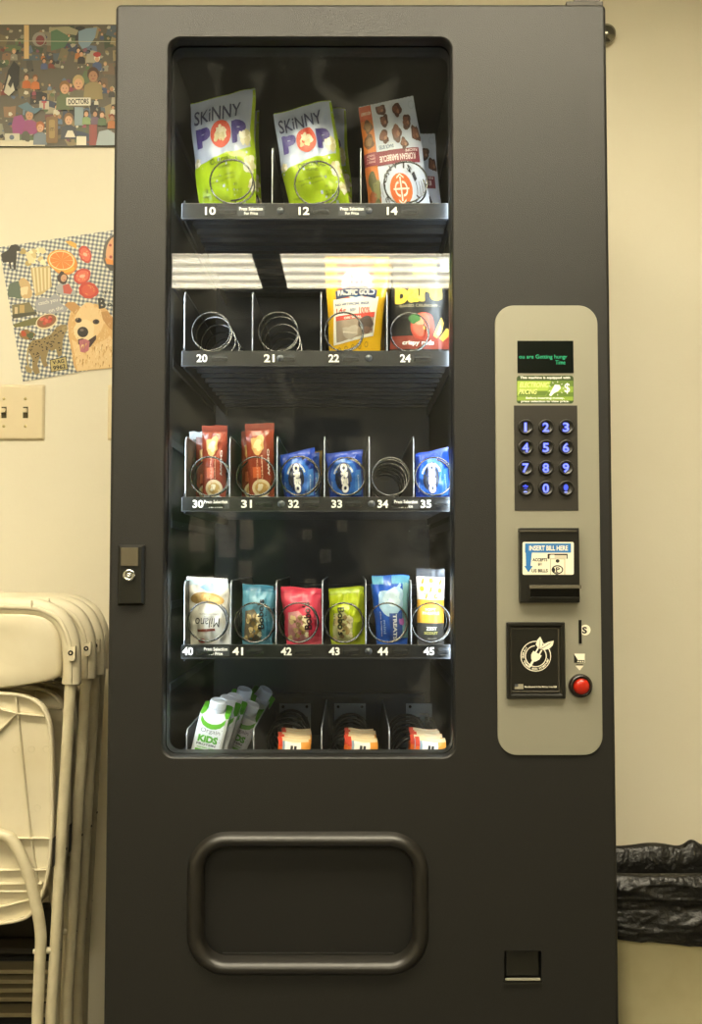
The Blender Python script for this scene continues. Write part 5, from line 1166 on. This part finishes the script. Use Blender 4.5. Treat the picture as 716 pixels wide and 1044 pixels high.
# cap centre pixel, depth, tilt in degrees
cp = [((222.5, 718), .125, 13, -6), ((232, 715), .17, 16, -6), ((239, 713), .215, 19, -6), ((256, 721), .262, 24, -8), ((249, 706), .315, 16, -6), ((270, 706), .37, 33, -6)]
for i, ((px, py), y, tl, bk) in enumerate(cp):
    o = car if i == 0 else dup(car)
    if i: o['label'] = cl[i-1]
    o['group'] = 'drink cartons in the bottom row'
    rot = Matrix.Rotation(math.radians(tl), 3, 'Y') @ Matrix.Rotation(math.radians(bk), 3, 'X')
    cap_c = rot @ (Vector((0, 0, .096))+Vector((0, -.30, .954)).normalized()*.010); tgt = W(px, py, y)
    o.rotation_euler = rot.to_euler(); o.location = tgt-cap_c
# --- bundled bars in the three right-hand lanes of the bottom row
def small_bar(label, seed):
    """upright bar standing on its long edge, base origin"""
    w_, h_ = .048, .050; m = MB(); gx, gy = 10, 8
    def S(u, v, s_, off=0):
        b = .0055*math.sin(PI*u)**.4*math.sin(PI*min(max(v*1.12-.02, 0), 1))**.5 if 0 < u < 1 and 0 < v < .9 else 0
        return Vector(((u-.5)*w_+.001*math.sin(v*9+seed), s_*(b+.0005+off)+.0015*math.sin(u*8+seed)*(v > .85), v*h_+.0015*math.sin(u*5+seed)*v))
    bm_ = ink('#d8651e', .35)
    for s_ in (-1, 1): m.add([S(i/gx, j/gy, s_) for j in range(gy+1) for i in range(gx+1)], [(j*(gx+1)+i, j*(gx+1)+i+1, (j+1)*(gx+1)+i+1, (j+1)*(gx+1)+i) for j in range(gy) for i in range(gx)], bm_, True)
    A = Art()
    A.rect(.0, .86, 1, 1, ink('#d8c49a'), 1); A.rect(0, .72, .14, 1, ink('#c83a20'), 3); A.rect(.14, .1, .22, .9, ink('#7f93a8'), 2)
    A.rect(.22, .40, .74, .88, ink('#f2eee4'), 2); A.text('u', .50, .66, .20, .22, ink('#24242c'), 4, 0, .10); A.rect(.74, .40, 1, .88, ink('#ea9a3c'), 2); A.rect(.22, .0, 1, .40, ink('#f0e4d0'), 2)
    A.emit(m, lambda a_, b_, lay: S(a_, b_, -1, .0002+lay*.00012), (10, 8), True)
    return m.build('wafer_bar', None, origin=(0, 0, 0), label=label, cat='snack bar')
lanes = [('left', 299, 'left'), ('middle', 367.5, 'middle'), ('right', 435.5, 'right')]
pos = ['frontmost', 'second from front', 'third from front', 'fourth from front', 'rearmost']
proto = None
for li_, (nm_, cx, lb) in enumerate(lanes):
    for k in range(5):
        s_ = 'orange and white wafer bar in the %s bottom lane, %s' % (lb, pos[k])
        if proto is None: proto = small_bar(s_, 1); o = proto
        else: o = dup(proto); o['label'] = s_
        y = .118+k*.021; q = W(cx, 790, .118)
        o.location = (q.x+.0025*math.sin(k*2.3+li_)+(.0 if li_ < 2 else .002), y, F50+.0285); o.rotation_euler = (0, math.radians(1.5*math.sin(k*3+li_)), math.radians(3*math.sin(k*1.7+li_)))
        o['group'] = 'wafer bars in the bottom row'
